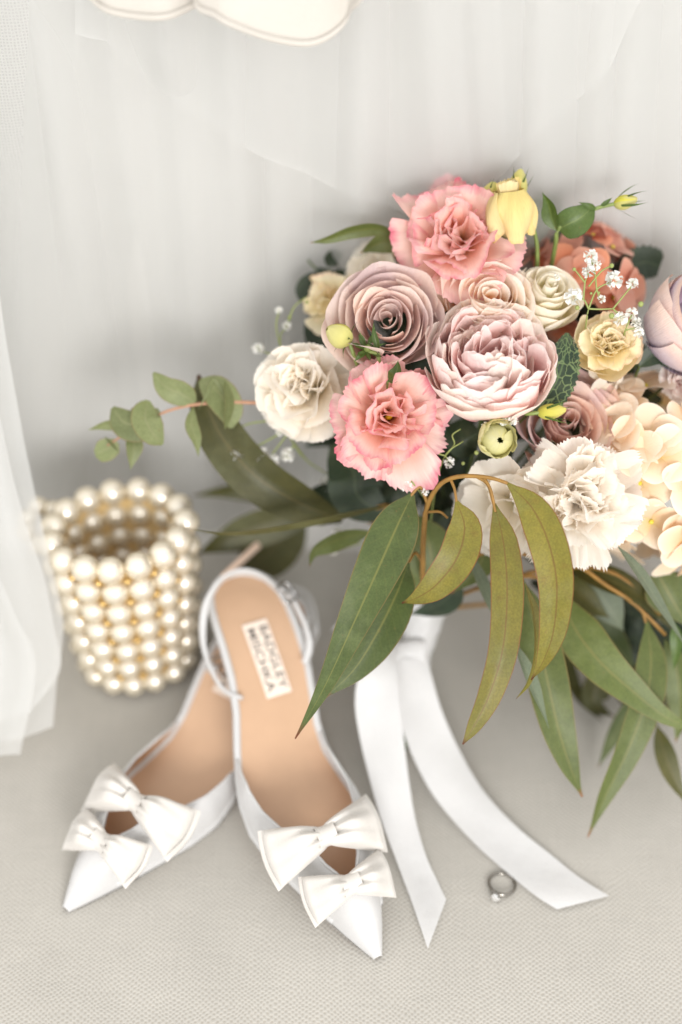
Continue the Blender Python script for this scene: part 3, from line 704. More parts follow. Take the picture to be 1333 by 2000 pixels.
def branch(name, label, cat, leaves, twigs, tmat, group=GB, at=None, tr=.0013):
    at = BIND if at is None else at
    root, inv = thing(name, label, cat, frame(at), group)
    ac = Acc()
    for tw in twigs:
        r = tw[1] if isinstance(tw[1], (float, tuple)) else tr
        pts = tw[0] if isinstance(tw[1], (float, tuple)) else tw
        ac.tube(spline([P(*q) for q in pts], 26), [x * .82 for x in r] if isinstance(r, tuple) else r, 7)
    if ac.n: put('stem', ac.mesh('stem', inv), tmat, root)
    for k, lf in enumerate(leaves):
        pts, wd, mt = lf[:3]; kw = lf[3] if len(lf) > 3 else {}
        kw.setdefault('seed', k)
        put('leaf', Acc().grid(leaf_geo(pts, wd, **kw)).mesh('leaf', inv), LM[mt], root)
    return root

# ------------------------------------------------------------------ flower materials
PM = {
 'mauve': petal_mat('mauve_petal', [(0, 'dab3a4'), (.5, 'e9cbbd'), (.85, 'f3dccf'), (1, 'f9e5d8')], None, streak=.05, trans=.36, blotch='e0c8c6'),
 'mauve2': petal_mat('dusty_pink_petal', [(0, 'dda992'), (.5, 'eac2b0'), (1, 'f4d9c9')], None, streak=.05, trans=.3, blotch='dfc3c3'),
 'peony': petal_mat('peony_pink_petal', [(0, 'f2adad'), (.35, 'fad2cf'), (.7, 'fee8e4'), (1, 'fff4f1')], 'fff3ee', .12, streak=.03, trans=.34),
 'peony_o': petal_mat('peony_pale_petal', [(0, 'efc3bd'), (.4, 'f8e0d8'), (.8, 'fdf0e7'), (1, 'fff6ed')], 'fff8ef', .1, streak=.05, trans=.34),
 'coral': petal_mat('coral_ruffle_petal', [(0, 'c79a4a'), (.2, 'e8ac80'), (.5, 'f8c4b0'), (.8, 'fcd8cd'), (1, 'fbd0cb')], 'de5f80', .15, streak=.09, trans=.3),
 'white': petal_mat('ivory_petal', [(0, 'f0e8c4'), (.3, 'faf2e2'), (1, 'fff9f0')], None, streak=.03, trans=.42),
 'white2': petal_mat('white_fringed_petal', [(0, 'f3e8c8'), (.3, 'faf2e6'), (1, 'fffaf3')], None, streak=.05, trans=.42),
 'cream': petal_mat('peach_cream_petal', [(0, 'f8c892'), (.3, 'fce0c0'), (.7, 'fef1e2'), (1, 'fff6ec')], None, streak=.03, trans=.25),
 'ivory': petal_mat('ivory_rose_petal', [(0, 'ebe3b4'), (.35, 'f6eed8'), (1, 'fdf7ea')], None, streak=.03, trans=.2),
 'salmon': petal_mat('salmon_petal', [(0, 'c87052'), (.3, 'e0947a'), (1, 'eeb096')], None, streak=.06, trans=.22),
 'peach': petal_mat('pale_peach_petal', [(0, 'f0d69c'), (.25, 'f8dbb6'), (.8, 'fce8ce'), (1, 'feeedb')], None, streak=.05, trans=.22),
 'ivoryh': petal_mat('ivory_floret_petal', [(0, 'eee5a8'), (.25, 'f8edd8'), (1, 'fcf4e8')], None, streak=.05, trans=.2),
 'lav': petal_mat('lavender_petal', [(0, 'a99cc0'), (.3, 'bdb1ca'), (.62, 'dccbd0'), (.9, 'f2d6ca'), (1, 'f4d9cc')], None, streak=.04, trans=.15),
 'yellow': petal_mat('yellow_petal', [(0, 'e2d088'), (.35, 'f2da94'), (1, 'f8e5aa')], 'eecb84', .08, streak=.13, trans=.25),
 'lime': petal_mat('lime_yellow_petal', [(0, 'c3c25e'), (.5, 'dcd474'), (1, 'e4db88')], None, streak=.08, trans=.22),
 'lime2': petal_mat('pale_lime_petal', [(0, 'c4c070'), (.5, 'dcd896'), (1, 'e6e0a8')], None, streak=.07, trans=.22),
 'butter': petal_mat('butter_yellow_petal', [(0, 'efdf9c'), (.4, 'faecbc'), (1, 'fdf2d2')], 'f6cdae', .09, streak=.07, trans=.25),
 'whitered': petal_mat('white_red_petal', [(0, 'b04848'), (.4, 'eed0c8'), (1, 'fdf6f0')], None, streak=.06),
}
M_yc = plain('yellow_floret_centre', 'dccf4e', .5); M_stig = plain('yellow_stigma', 'd9b61e', .55, nscale=800, namt=.4)
M_gyp = petal_mat('gypsophila_petal', [(0, 'dfe2c0'), (.3, 'f3f2ea'), (1, 'fbfaf6')], None, streak=.03, trans=.2)
M_gst = plain('gypsophila_stem', '8f9a58', .5); M_sep = LM['fresh']

# ------------------------------------------------------------------ the flowers
def add_flowers():
    r, i = flower('mauve_rose', 'large dusty mauve rose with tight spiral behind the yellow bud', 'rose', 762, 640, .812, (-.12, .16, .97), .4, k=1)
    rose(r, .0318, 25, PM['mauve'], 3, 1.0, lipc=115, depth=.62, ruf=.05, wide=1.06)
    r, i = flower('mauve_rose', 'dusty pink and mauve rose half hidden above the white carnation', 'rose', 1096, 842, .824, (.06, .30, .95), 2.1, k=2)
    rose(r, .0315, 22, PM['mauve2'], 9, 1.0, lipc=110, depth=.6, ruf=.05, wide=1.05)
    r, i = flower('peony', 'full pale pink peony, the largest bloom at the front of the bouquet', 'peony', 956, 734, .80, (-.02, .46, .88), .2, k=3)
    peony(r, .0415, (PM['peony_o'], PM['peony']), 5, 70)
    # coral lisianthus
    wh = [(4, .60, .50, 80, 102, -.05), (5, .84, .62, 70, 62, -.12), (5, 1.02, .74, 50, 18, -.2), (5, 1.12, .74, 30, -10, -.25)]
    r, i = flower('coral_lisianthus', 'ruffled coral pink lisianthus below the mauve rose, with one drooping petal', 'lisianthus', 758, 815, .80, (.08, -.02, .99), .5, k=4)
    ruffled(r, .0305, wh, PM['coral'], 21, 9, .06, .02, .2)
    for (px, py, a_, L_, W_) in ((752, 868, -1.18, .0435, .0185), (700, 862, -2.1, .034, .018), (842, 850, -.25, .033, .018)):
        g = petal(L_, W_, 26, -34, 1, .004, .001, .03, (.2, .9), .34, 2.0, 26, .76, [(.0040, 3.3, 2), (.0016, 9, 4), (.0008, 21, 6)], .03, .07, 0, .002, 0, 29, 15, int(px))
        put('petal', pmesh(rotz(g, a_ - .5)), PM['coral'], r)
    put('stigma', Acc().sphere((0, 0, .004), .0026, 10, 8, (1, .7, 1.5)).mesh('stigma'), M_stig, r)
    r, i = flower('coral_lisianthus', 'ruffled coral pink lisianthus at the top, beside the large yellow bud', 'lisianthus', 895, 474, .818, (-.12, .26, .94), 1.9, k=5)
    ruffled(r, .0342, wh, PM['coral'], 35, 9, .06, .02, .2)
    put('stigma', Acc().sphere((0, 0, .004), .0026, 10, 8, (1, .7, 1.5)).mesh('stigma'), M_stig, r)
    # white ones
    dbl = [(4, .50, .36, 88, 118, .12), (5, .66, .46, 84, 104, .06), (6, .84, .56, 78, 80, -.02), (7, .98, .60, 62, 44, -.12), (7, 1.06, .62, 40, 10, -.2)]
    r, i = flower('white_lisianthus', 'ivory white double lisianthus at the left end of the blooms, slightly blurred', 'lisianthus', 606, 755, .832, (-.38, .05, .92), .3, k=6)
    ruffled(r, .0285, [(5, .46, .44, 86, 78, .20), (6, .62, .52, 84, 66, .12), (6, .80, .60, 78, 54, .02), (7, .98, .66, 62, 32, -.10), (7, 1.08, .68, 40, 4, -.2)], PM['white'], 14, 5, .03, .012, .15, 27, 13, .26, .65, (.34, .75), .12)
    for k in range(6):
        g = petal(.031, .017, 35, -8, 1, .004, -.008, .04, (.25, .8), .2, 2.4, 20, .8, [(.0016, 3, 2), (.0010, 9, 4)], .012, 0, 0, .002, 0, 23, 12, 60 + k)
        put('petal', pmesh(rotz(g, -2.9 + k * .55)), PM['white'], r)
    cw = [(5, .46, .44, 86, 74, .22), (6, .60, .52, 84, 62, .12), (6, .78, .62, 76, 48, .02), (6, .96, .74, 60, 30, -.10), (6, 1.10, .80, 38, 0, -.2)]
    r, i = flower('white_carnation', 'large white fringed carnation at lower right, its edges finely toothed', 'carnation', 1130, 968, .80, (.04, .06, 1), .8, k=7)
    ruffled(r, .0330, cw, PM['white2'], 44, 9, .05, .022, .17, 47, 14, .16, .75, (.25, .85), .16)
    for (a_, L_, W_) in ((-1.35, .040, .011), (-2.2, .041, .009), (-1.75, .036, .012)):
        g = petal(L_, W_, 12, -18, 1, .004, -.006, .03, (.3, .8), .12, 2.4, 10, .8, [(.0016, 4, 2), (.001, 13, 4)], .035, .03, 0, .001, 0, 29, 14, int(a_ * 100) % 97)
        put('petal', pmesh(rotz(g, a_ - .8)), PM['white2'], r)
    r, i = flower('white_lisianthus', 'loose white lisianthus hanging half hidden behind two olive eucalyptus leaves', 'lisianthus', 1004, 985, .82, (-.35, -.45, .82), .1, k=8)
    ruffled(r, .0325, [(4, .7, .44, 70, 70, -.1), (5, 1.0, .5, 52, 22, -.2), (6, 1.2, .54, 36, -4, -.25)], PM['white'], 66, 8, .03, .012, .12)
    r, i = flower('cream_rose', 'peach hearted cream rose tucked between the coral lisianthus and the peony', 'rose', 954, 610, .8135, (-.02, .42, .9), .9, k=9)
    rose(r, .0292, 20, PM['cream'], 24, 1.0, lipc=70, depth=.62, wide=1.1)
    r, i = flower('ivory_rose', 'small cupped ivory rose right of the cream rose, below the salmon hydrangea', 'rose', 1062, 592, .815, (.16, .55, .8), .2, k=10)
    rose(r, .0205, 16, PM['ivory'], 31, .6, lipc=34, depth=.8, ruf=.12, wide=1.1, serr=.008, NU=19)
    for k in range(6):
        g = petal(.030, .016, 30, 92, 1, .003, -.017, .022, (.4, .7), .2, 2.4, 20, .85, [(.0008, 4, 3)], 0, 0, 0, .002, 0, 15, 12, 80 + k)
        put('petal', pmesh(rotz(g, k * 1.047)), PM['ivory'], r)
    r, i = flower('ivory_lisianthus', 'blurred ivory ruffled bloom peeping out behind the top of the mauve rose', 'lisianthus', 752, 542, .865, (-.2, .3, .9), .2, k=11)
    ruffled(r, .023, wh, PM['ivory'], 71, 9, .05, .02, .12, 21, 11)
    r, i = flower('cream_lisianthus', 'blurred butter yellow ruffled bloom left of the mauve rose', 'lisianthus', 650, 592, .86, (-.5, .35, .8), .2, k=12)
    ruffled(r, .0185, wh, PM['butter'], 73, 9, .05, .02, .12, 21, 11)
    r, i = flower('lavender_rose', 'large lavender and blush rose turned away at the right edge', 'rose', 1352, 640, .815, (.72, .30, .62), .2, k=13)
    rose(r, .031, 16, PM['lav'], 52, .9, lipc=70, depth=.6, wide=1.2)
    for k in range(7):
        g = petal(.046, .026, 12, 92, .9, .003, -.026, .032, (.4, .7), .18, 2.4, 40, .84, [(.0014, 3, 2)], 0, 0, 0, .003, 0, 17, 14, 180 + k)
        put('petal', pmesh(rotz(g, k * .9)), PM['lav'], r)
    r, i = flower('spray_rose', 'small butter yellow spray rose with a peach centre under the baby\'s breath', 'rose', 1183, 678, .805, (.12, .25, .95), .2, k=14)
    ruffled(r, .0180, dbl, PM['butter'], 57, 6, .04, .02, .15, 21, 12, .22, .6, (.3, .8))
    for k in range(5):
        g = petal(.026, .014, 18, 80, 1, .003, -.013, .02, (.4, .7), .2, 2.4, 30, .85, [(.0012, 4, 3)], .015, 0, 0, .002, 0, 15, 12, 380 + k)
        put('petal', pmesh(rotz(g, k * 1.257)), PM['butter'], r)
    r, i = flower('red_white_bloom', 'small white bloom with a red heart at the right edge under the lavender rose', 'flower', 1326, 742, .83, (.2, .1, .95), .2, k=15)
    ruffled(r, .0125, wh, PM['whitered'], 75, 9, .05, .02, .12, 17, 9)
    # hydrangeas
    r, i = flower('hydrangea', 'salmon orange hydrangea head at the back behind the baby\'s breath', 'hydrangea', 1134, 552, .868, (.05, .38, .92), .2, k=16)
    hydrangea(r, .0345, 30, PM['salmon'], M_yc, 15, .38, -.1)
    r, i = flower('hydrangea', 'big pale peach hydrangea head at the right edge of the bouquet', 'hydrangea', 1262, 922, .852, (.14, .0, .97), .2, k=17)
    hydrangea(r, .059, 56, PM['peach'], M_yc, 16, .30, -.05, 1.0)
    r, i = flower('hydrangea', 'small ivory hydrangea cluster beside the dark net-veined leaf', 'hydrangea', 1140, 738, .838, (.05, .2, .97), .2, k=18)
    hydrangea(r, .0205, 7, PM['ivoryh'], M_yc, 18, .56, .3)
    # buds
    def bd(name, label, px, py, d, axis, R, Hh, mat, seed, stem_px=None, sm=M_sep, **kw):
        root, inv = thing(name, label, 'flower bud', frame(P(px, py, d), nrm(C3(axis)), seed * .7), GB)
        bud(root, R, Hh, mat, seed, smat=sm, **kw)
        if stem_px: put('stem', Acc().tube(spline([P(*q) for q in stem_px], 20), [.0011, .0013, .0014], 7).mesh('stem', inv), M_stem, root)
        return root
    r = bd('lisianthus_bud', 'large open yellow bud with a frilled mouth standing above the top of the bouquet', 998, 418, .802, (-.12, .95, .35), .0120, .029, PM['yellow'], 4, [(1042, 440, .805), (1050, 490, .815), (1042, 560, .83), (1000, 680, .86)], frill=.09, n=6, ns=4, sL=.8, sphi=(20, 85))
    rs = np.random.RandomState(3)
    for k in range(3):                                          # loose outer petals hanging down over the bud
        v = np.linspace(0, 1, 16)[:, None]; u = np.linspace(-1, 1, 19)[None, :]
        ln = .027 * (1 - .10 * np.abs(u) ** 3 + .11 * np.sin(4.2 * u + k * 2) + .02 * np.sin(15 * u)) * rs.uniform(.92, 1.05)
        rr = .0085 + .0075 * np.sin(np.pi * .5 * np.clip(v * 1.25, 0, 1)) - .0055 * v ** 2.5 + .0017 * np.sin(5 * u + 2 * k) * v + .0006 * np.sin(9 * u + 4 * v + k) + .0010 * np.sin(13 * u + k) * v ** 5
        aa = k * 2.094 + 1.35 * u * (.8 + .2 * v) + .1 * v; rr = rr * (1 + .05 * u)
        put('petal', pmesh(np.stack([rr * np.cos(aa), rr * np.sin(aa), .0135 - v * ln + .002 * np.sin(2.6 * v)], -1)), PM['yellow'], r)
    for k in range(7):
        g = petal(.0115, .0062, 70, 118 - 12 * (k % 3), 1, .003 + .0008 * (k % 3), .008, .008, (.5, .7), .15, 2.4, -25, .7, [(.0007, 5, 2), (.0005, 13, 4)], .05, .04, 0, .001, 0, 21, 10, 720 + k)
        put('petal', pmesh(rotz(g, k * .9)), PM['yellow'], r)
    bd('lisianthus_bud', 'pointed pale yellow bud just behind the frilled mouth of the large yellow bud', 1012, 364, .812, (.15, .97, .2), .0062, .020, PM['lime'], 6, None, n=4, sL=1.1, sphi=(70, 92))
    bd('lisianthus_bud', 'small olive yellow bud between the upper coral lisianthus and the large yellow bud', 957, 379, .812, (.35, .9, .25), .0056, .0150, PM['lime'], 7, [(949, 396, .812), (943, 430, .82), (940, 520, .84)], n=4, sL=1.15, sphi=(62, 96))
    bd('lisianthus_bud', 'round lemon yellow bud standing in front of the mauve rose', 663, 654, .79, (-.85, .42, .3), .0079, .0165, PM['lime'], 8, [(682, 668, .79), (694, 700, .795), (706, 738, .81), (740, 860, .86)], n=6, ns=6, sL=.75, sphi=(55, -20))
    r = bd('lisianthus_bud', 'greenish yellow bud facing forward just below the peony', 970, 857, .785, (.18, -.12, .97), .0102, .0150, PM['lime2'], 9, None, n=7, ns=4, sL=.7, sphi=(30, 40))
    for k in range(9):
        g = petal(.0215 - .0006 * (k % 3), .0086, 8, 138 - 9 * (k // 5), 1, .0012, -.0085, .0105, (.45, .6), .2, 2.3, 0, .8, [(.0007, 4, 3), (.0004, 11, 5)], .02, .03, 0, .0008, 0, 17, 14, 640 + k)
        put('petal', pmesh(rotz(g, k * 1.3)), PM['lime2'], r)
    bd('lisianthus_bud', 'slim green bud pointing right between the peony and the mauve rose above the carnation', 1078, 803, .783, (.98, .10, .2), .0048, .0165, PM['lime'], 10, [(1062, 804, .783), (1030, 808, .785), (1000, 800, .80), (950, 860, .84)], n=4, ns=5, sL=1.35, sphi=(55, 86))
    bd('lisianthus_bud', 'slender green bud with curled tips at the end of the long sprig, far top right', 1222, 394, .805, (.96, .22, .1), .0046, .0140, PM['lime'], 11, [(1206, 397, .805), (1165, 407, .807), (1120, 428, .81), (1092, 445, .812), (1085, 480, .82), (1070, 560, .85)], n=4, ns=5, sL=1.5, sphi=(52, 84))
    r, i = thing('green_bud', 'tiny green star shaped bud with narrow leaves in front of the mauve rose', 'flower bud', frame(P(717, 682, .79), C3((.2, .3, .9))), GB)
    sepals(r, 7, .0105, .0016, 0, M_sep, 10, 40, .001, 3); put('bud_core', Acc().sphere((0, 0, .001), .0022, 10, 8, (1, 1, 1.3)).mesh('bud_core'), M_stem, r)
    put('stem', Acc().tube(spline([P(*q) for q in ((718, 686, .79), (736, 692, .79), (741, 712, .792), (740, 760, .82), (760, 860, .86))], 20), .0012, 7).mesh('stem', i), M_stem, r)
add_flowers()

# ------------------------------------------------------------------ baby's breath
def blossom_geo(r, seed):
    rs = np.random.RandomState(seed); ac = Acc(); n = 22
    for k in range(n):
        z = 1 - 1.5 * (k + .5) / n; a = k * 2.4 + rs.uniform(-.2, .2); q = math.sqrt(max(0, 1 - z * z)); nd = np.array([q * math.cos(a), q * math.sin(a), z])
        x = nrm(np.cross(nd, [.3, .2, 1])); y = np.cross(nd, x)
        uu, vv = np.meshgrid(np.linspace(-1, 1, 4), np.linspace(0, 1, 4))
        g = (nd * (.35 + .65 * vv[..., None]) + (x * math.cos(a * 3) + y * math.sin(a * 3)) * (uu * (.12 + .22 * vv))[..., None] + (y * math.cos(a * 3) - x * math.sin(a * 3)) * (.25 * vv ** 2 - .1 * uu ** 2)[..., None]) * r * rs.uniform(.85, 1.12)
        ac.grid(g)
    return ac
def gyp(label, pts, lines, d, at, buds=(), jit=.012):
    rs = np.random.RandomState(len(pts) + 3)
    root, inv = thing('gypsophila_sprig', label, "baby's breath", frame(P(at[0], at[1], d)), GB)
    ac = Acc()
    dd = lambda q: q[2] if len(q) > 2 else d
    for ln in lines: ac.tube(spline([P(q[0], q[1], dd(q)) for q in ln], 14), [.00055, .0004], 5)
    for (px, py, r) in buds: ac.sphere(P(px, py, d), r * d / F, 7, 5)
    put('stem', ac.mesh('stem', inv), M_gst, root)
    for k, (px, py, r) in enumerate(pts):
        g = blossom_geo(r * d / F, k + 7); M = frame(P(px, py, d), C3((rs.uniform(-.5, .5), rs.uniform(0, .8), .8)), k)
        g.v = [v @ M[:3, :3].T + M[:3, 3] for v in g.v]
        put('blossom', g.mesh('blossom', inv), M_gyp, root)
gyp("sharp white baby's breath sprig spread over the salmon hydrangea", [(1154, 501, 15), (1164, 518, 11), (1150, 530, 13), (1200, 547, 18), (1120, 580, 17), (1176, 584, 8), (1236, 555, 12), (1211, 623, 15), (1234, 611, 12), (1243, 630, 11), (1247, 648, 11), (1088, 542, 7)],
    [[(1140, 690, .83), (1146, 625), (1150, 603)], [(1150, 603), (1166, 566), (1190, 552)], [(1166, 566), (1162, 530), (1154, 505)], [(1150, 603), (1140, 585), (1122, 585)], [(1150, 603), (1172, 604), (1198, 603)],
     [(1198, 603), (1225, 570), (1235, 558)], [(1198, 603), (1212, 618), (1212, 624)], [(1140, 585), (1143, 552), (1150, 532)], [(1143, 552), (1122, 525)], [(1150, 560), (1175, 530), (1195, 519)], [(1210, 690, .82), (1222, 645), (1234, 615)], [(1222, 645), (1244, 640)], [(1166, 566), (1172, 584)]],
    .79, (1146, 625), [(1195, 519, 5), (1122, 526, 4), (1252, 594, 6), (1195, 617, 6), (1128, 601, 5), (1155, 573, 3), (1170, 572, 3)])
gyp("tiny white baby's breath below the coral lisianthus, above the twig", [(838, 900, 11), (834, 922, 14), (877, 903, 11), (800, 931, 11), (795, 948, 13), (830, 960, 8)],
    [[(832, 1100, .88), (850, 960, .83), (870, 890), (905, 862)], [(870, 890), (845, 885), (838, 898)], [(870, 890), (878, 902)], [(850, 940, .82), (838, 924)], [(840, 985, .85), (812, 950), (800, 935)], [(870, 890), (888, 868), (884, 850), (900, 838)]], .80, (850, 940), [(858, 884, 4), (931, 884, 5), (905, 905, 4)])
gyp("small white blossoms hanging under the peony by the greenish bud", [(984, 823, 9), (1001, 821, 11), (948, 832, 8)], [[(960, 880, .81), (955, 830), (970, 815), (985, 822)], [(955, 830), (948, 828)], [(970, 815), (1000, 818)]], .782, (955, 840))
gyp("blurred baby's breath sprig at the left, dangling over the long dark leaf", [(465, 887, 14), (512, 893, 17), (532, 900, 13), (562, 889, 14), (440, 862, 6), (545, 845, 7)],
    [[(700, 960, .9), (600, 900, .87), (560, 840), (545, 800), (520, 720)], [(560, 840), (505, 870), (468, 885)], [(560, 850), (530, 890)], [(575, 870), (562, 886)], [(545, 820), (480, 830), (442, 860)], [(600, 900, .87), (520, 790), (500, 740)]], .85, (560, 860), [(430, 858, 4), (590, 850, 5)])
gyp("blurred baby's breath sprig above the white lisianthus at the left", [(505, 681, 12), (547, 690, 12), (560, 636, 9), (520, 770, 9), (545, 606, 7)],
    [[(640, 800, .88), (560, 720), (548, 660), (560, 640)], [(556, 700), (505, 684)], [(552, 690), (540, 640), (545, 608)], [(560, 640), (575, 600), (600, 580)]], .85, (556, 700), [(566, 620, 4), (600, 590, 4)])
gyp("faint blurred white blossoms in the shade under the left leaves", [(640, 945, 17), (668, 970, 10), (660, 1040, 11), (652, 1076, 9)], [[(800, 1120, .9), (720, 1000), (645, 948)], [(720, 1010), (668, 972)], [(760, 1080), (700, 1060), (655, 1042)], [(700, 1062), (655, 1075)]], .885, (720, 1000), [(628, 1022, 6), (642, 988, 5)])

# ------------------------------------------------------------------ eucalyptus and other leaves
MAXB = [(0, .03), (.05, .26), (.12, .62), (.22, .93), (.34, 1), (.5, .93), (.66, .74), (.8, .46), (.9, .2), (.96, .08), (1, .02)]
LANC = [(0, .03), (.05, .35), (.12, .70), (.22, .97), (.3, 1), (.45, .86), (.6, .66), (.75, .42), (.87, .22), (.95, .09), (1, .015)]
OVAL = [(0, .1), (.08, .5), (.22, .86), (.42, 1), (.62, .93), (.8, .68), (.92, .38), (1, .08)]
branch('eucalyptus_branch', 'front eucalyptus branch with ochre twig and long sharp olive and green leaves', 'eucalyptus', [
    ([(806, 965, .80), (775, 1030, .79), (735, 1120, .782), (690, 1220, .777), (635, 1340, .775), (577, 1443, .775)], 98, 'dark', dict(fold=.18, prof=LANC, roll=[.15, .0, -.2, -.35], wavy=.12)),
    ([(798, 1098, .815), (775, 1160, .81), (735, 1240, .806), (690, 1310, .803), (634, 1364, .80)], 92, 'dark', dict(fold=.2, roll=[-.2, .1, .3], wavy=.1)),
    ([(892, 978, .785), (908, 1030, .78), (893, 1090, .778), (855, 1140, .78), (820, 1165, .782), (785, 1178, .785)], 76, 'olive', dict(fold=.2, prof=MAXB, roll=[.1, .0, -.4])),
    ([(966, 984, .782), (984, 1060, .776), (991, 1160, .772), (982, 1270, .77), (955, 1360, .772), (925, 1420, .775), (904, 1454, .778)], 66, 'olive', dict(fold=.2, prof=[(0, .03), (.06, .4), (.15, .85), (.3, 1), (.5, .9), (.65, .78), (.8, .5), (.9, .25), (1, .02)], roll=[0, .1, .3, .2])),
    ([(992, 944, .778), (1040, 992, .772), (1072, 1060, .768), (1088, 1140, .768), (1082, 1230, .77), (1062, 1290, .772), (1038, 1328, .775)], 78, 'olive', dict(fold=.22, prof=MAXB, roll=[-.1, -.2, -.3, -.5])),
    ([(1026, 1140, .80), (1043, 1200, .795), (1046, 1270, .79), (1032, 1330, .79), (1008, 1366, .79)], 42, 'olive', dict(fold=.3, roll=[1.0, 1.15, 1.2, 1.0])),
    ([(735, 1038, .86), (680, 1048, .855), (640, 1062, .85), (612, 1080, .85), (604, 1108, .85)], 46, 'mid', dict(fold=.3, roll=[.5, .7, .9])),
    ([(812, 1005, .85), (840, 1070, .85), (838, 1140, .855), (800, 1185, .86)], 95, 'mid', dict(fold=.2)),
    ([(905, 1010, .84), (940, 1060, .84), (935, 1110, .845), (880, 1160, .85)], 70, 'mid', dict(fold=.2)),
    ([(895, 1130, .86), (880, 1160, .865), (850, 1185, .87), (800, 1200, .875)], 60, 'deep', dict(fold=.2)),
  ], [
    ([(830, 1185, .9), (826, 1110, .84), (829, 1030, .815), (836, 985, .805), (858, 948, .795), (890, 932, .788), (930, 930, .784), (965, 935, .78), (992, 944, .778)], (.0022, .0017, .0012)),
    ([(836, 985, .805), (822, 952, .80), (808, 962, .80), (800, 975, .80)], (.0013, .001)),
    ([(880, 935, .79), (888, 955, .787), (892, 980, .785)], (.0011, .0009)),
    ([(930, 930, .784), (952, 945, .783), (962, 975, .782), (968, 1000, .78)], (.0012, .0009)),
    ([(945, 932, .783), (958, 955, .781), (966, 986, .781)], (.0012, .0009)),
    ([(838, 1000, .806), (860, 1000, .80), (875, 1012, .80)], (.001, .0008)),
    ([(826, 1100, .84), (812, 1080, .825), (798, 1100, .815)], (.0012, .0009)),
    ([(845, 1190, .9), (900, 1110, .86), (960, 1072, .83), (1020, 1080, .82), (1080, 1095, .82), (1130, 1105, .83), (1180, 1140, .84), (1240, 1180, .845), (1300, 1240, .85)], (.0024, .0018, .0013)),
    ([(848, 1188, .9), (890, 1150, .87), (925, 1105, .85), (935, 1060, .84)], (.0024, .0014)),
    ([(1240, 1180, .845), (1255, 1195, .845), (1262, 1216, .845)], (.0012, .001)),
  ], M_twig)
branch('eucalyptus_branch', 'hanging eucalyptus branch at lower right with broad soft green leaves', 'eucalyptus', [
    ([(1018, 1130, .84), (1045, 1220, .832), (1068, 1320, .828), (1090, 1420, .828), (1115, 1500, .83), (1138, 1557, .835)], 84, 'mid', dict(fold=.15, prof=MAXB, roll=[-.2, .1, .35], wavy=.1)),
    ([(1002, 1250, .815), (1028, 1310, .812), (1052, 1370, .812), (1073, 1424, .815)], 40, 'pale', dict(fold=.3, roll=[1.0, .9, 1.1])),
    ([(915, 1075, .835), (940, 1130, .83), (965, 1190, .828), (1000, 1270, .828)], 26, 'pale', dict(fold=.1, roll=[.3, .4])),
    ([(1098, 1160, .845), (1122, 1225, .838), (1170, 1290, .832), (1230, 1345, .83), (1300, 1400, .832), (1370, 1432, .836)], 92, 'mid', dict(fold=.16, prof=LANC, roll=[.4, .15, 0, -.3], wavy=.1)),
    ([(1264, 1214, .845), (1272, 1290, .84), (1262, 1370, .837), (1225, 1470, .838), (1180, 1560, .842), (1148, 1636, .848)], 66, 'mid', dict(fold=.2, prof=MAXB, roll=[.1, .2, .4, .5])),
    ([(1120, 1100, .87), (1165, 1150, .865), (1195, 1195, .865), (1218, 1232, .868)], 78, 'pale', dict(fold=.15)),
    ([(1075, 1125, .868), (1120, 1150, .86), (1160, 1185, .858), (1190, 1206, .86)], 52, 'brown', dict(fold=.2, roll=.3)),
    ([(1205, 1065, .80), (1250, 1120, .81), (1295, 1190, .82), (1345, 1270, .835)], 30, 'pale', dict(fold=.2, roll=[.8, .7, .6])),
    ([(1280, 1110, .845), (1310, 1165, .845), (1345, 1225, .85)], 90, 'mid', dict(fold=.2)),
    ([(1110, 1110, .86), (1180, 1130, .85), (1250, 1165, .848), (1330, 1245, .855)], 60, 'brown', dict(fold=.25, roll=.5)),
    ([(1105, 1180, .885), (1160, 1220, .88), (1210, 1270, .88), (1240, 1310, .885)], 70, 'dark', dict(fold=.2, roll=.2)),
    ([(1300, 1250, .86), (1322, 1310, .86), (1330, 1390, .862), (1320, 1450, .866)], 60, 'mid', dict(fold=.2)),
    ([(1318, 1215, .845), (1322, 1260, .845), (1316, 1310, .85)], 26, 'fresh', dict(fold=.2)),
    ([(1283, 1415, .868), (1298, 1470, .862), (1318, 1525, .86), (1350, 1580, .86)], 42, 'brown', dict(fold=.2, roll=.2)),
  ], [([(845, 1185, .9), (930, 1150, .875), (1010, 1125, .845)], (.002, .0014)), ([(1010, 1125, .845), (1060, 1130, .85), (1098, 1160, .845)], (.0014, .001)), ([(930, 1150, .875), (1080, 1110, .86), (1200, 1120, .85), (1290, 1200, .85)], (.002, .0012))], M_twig)
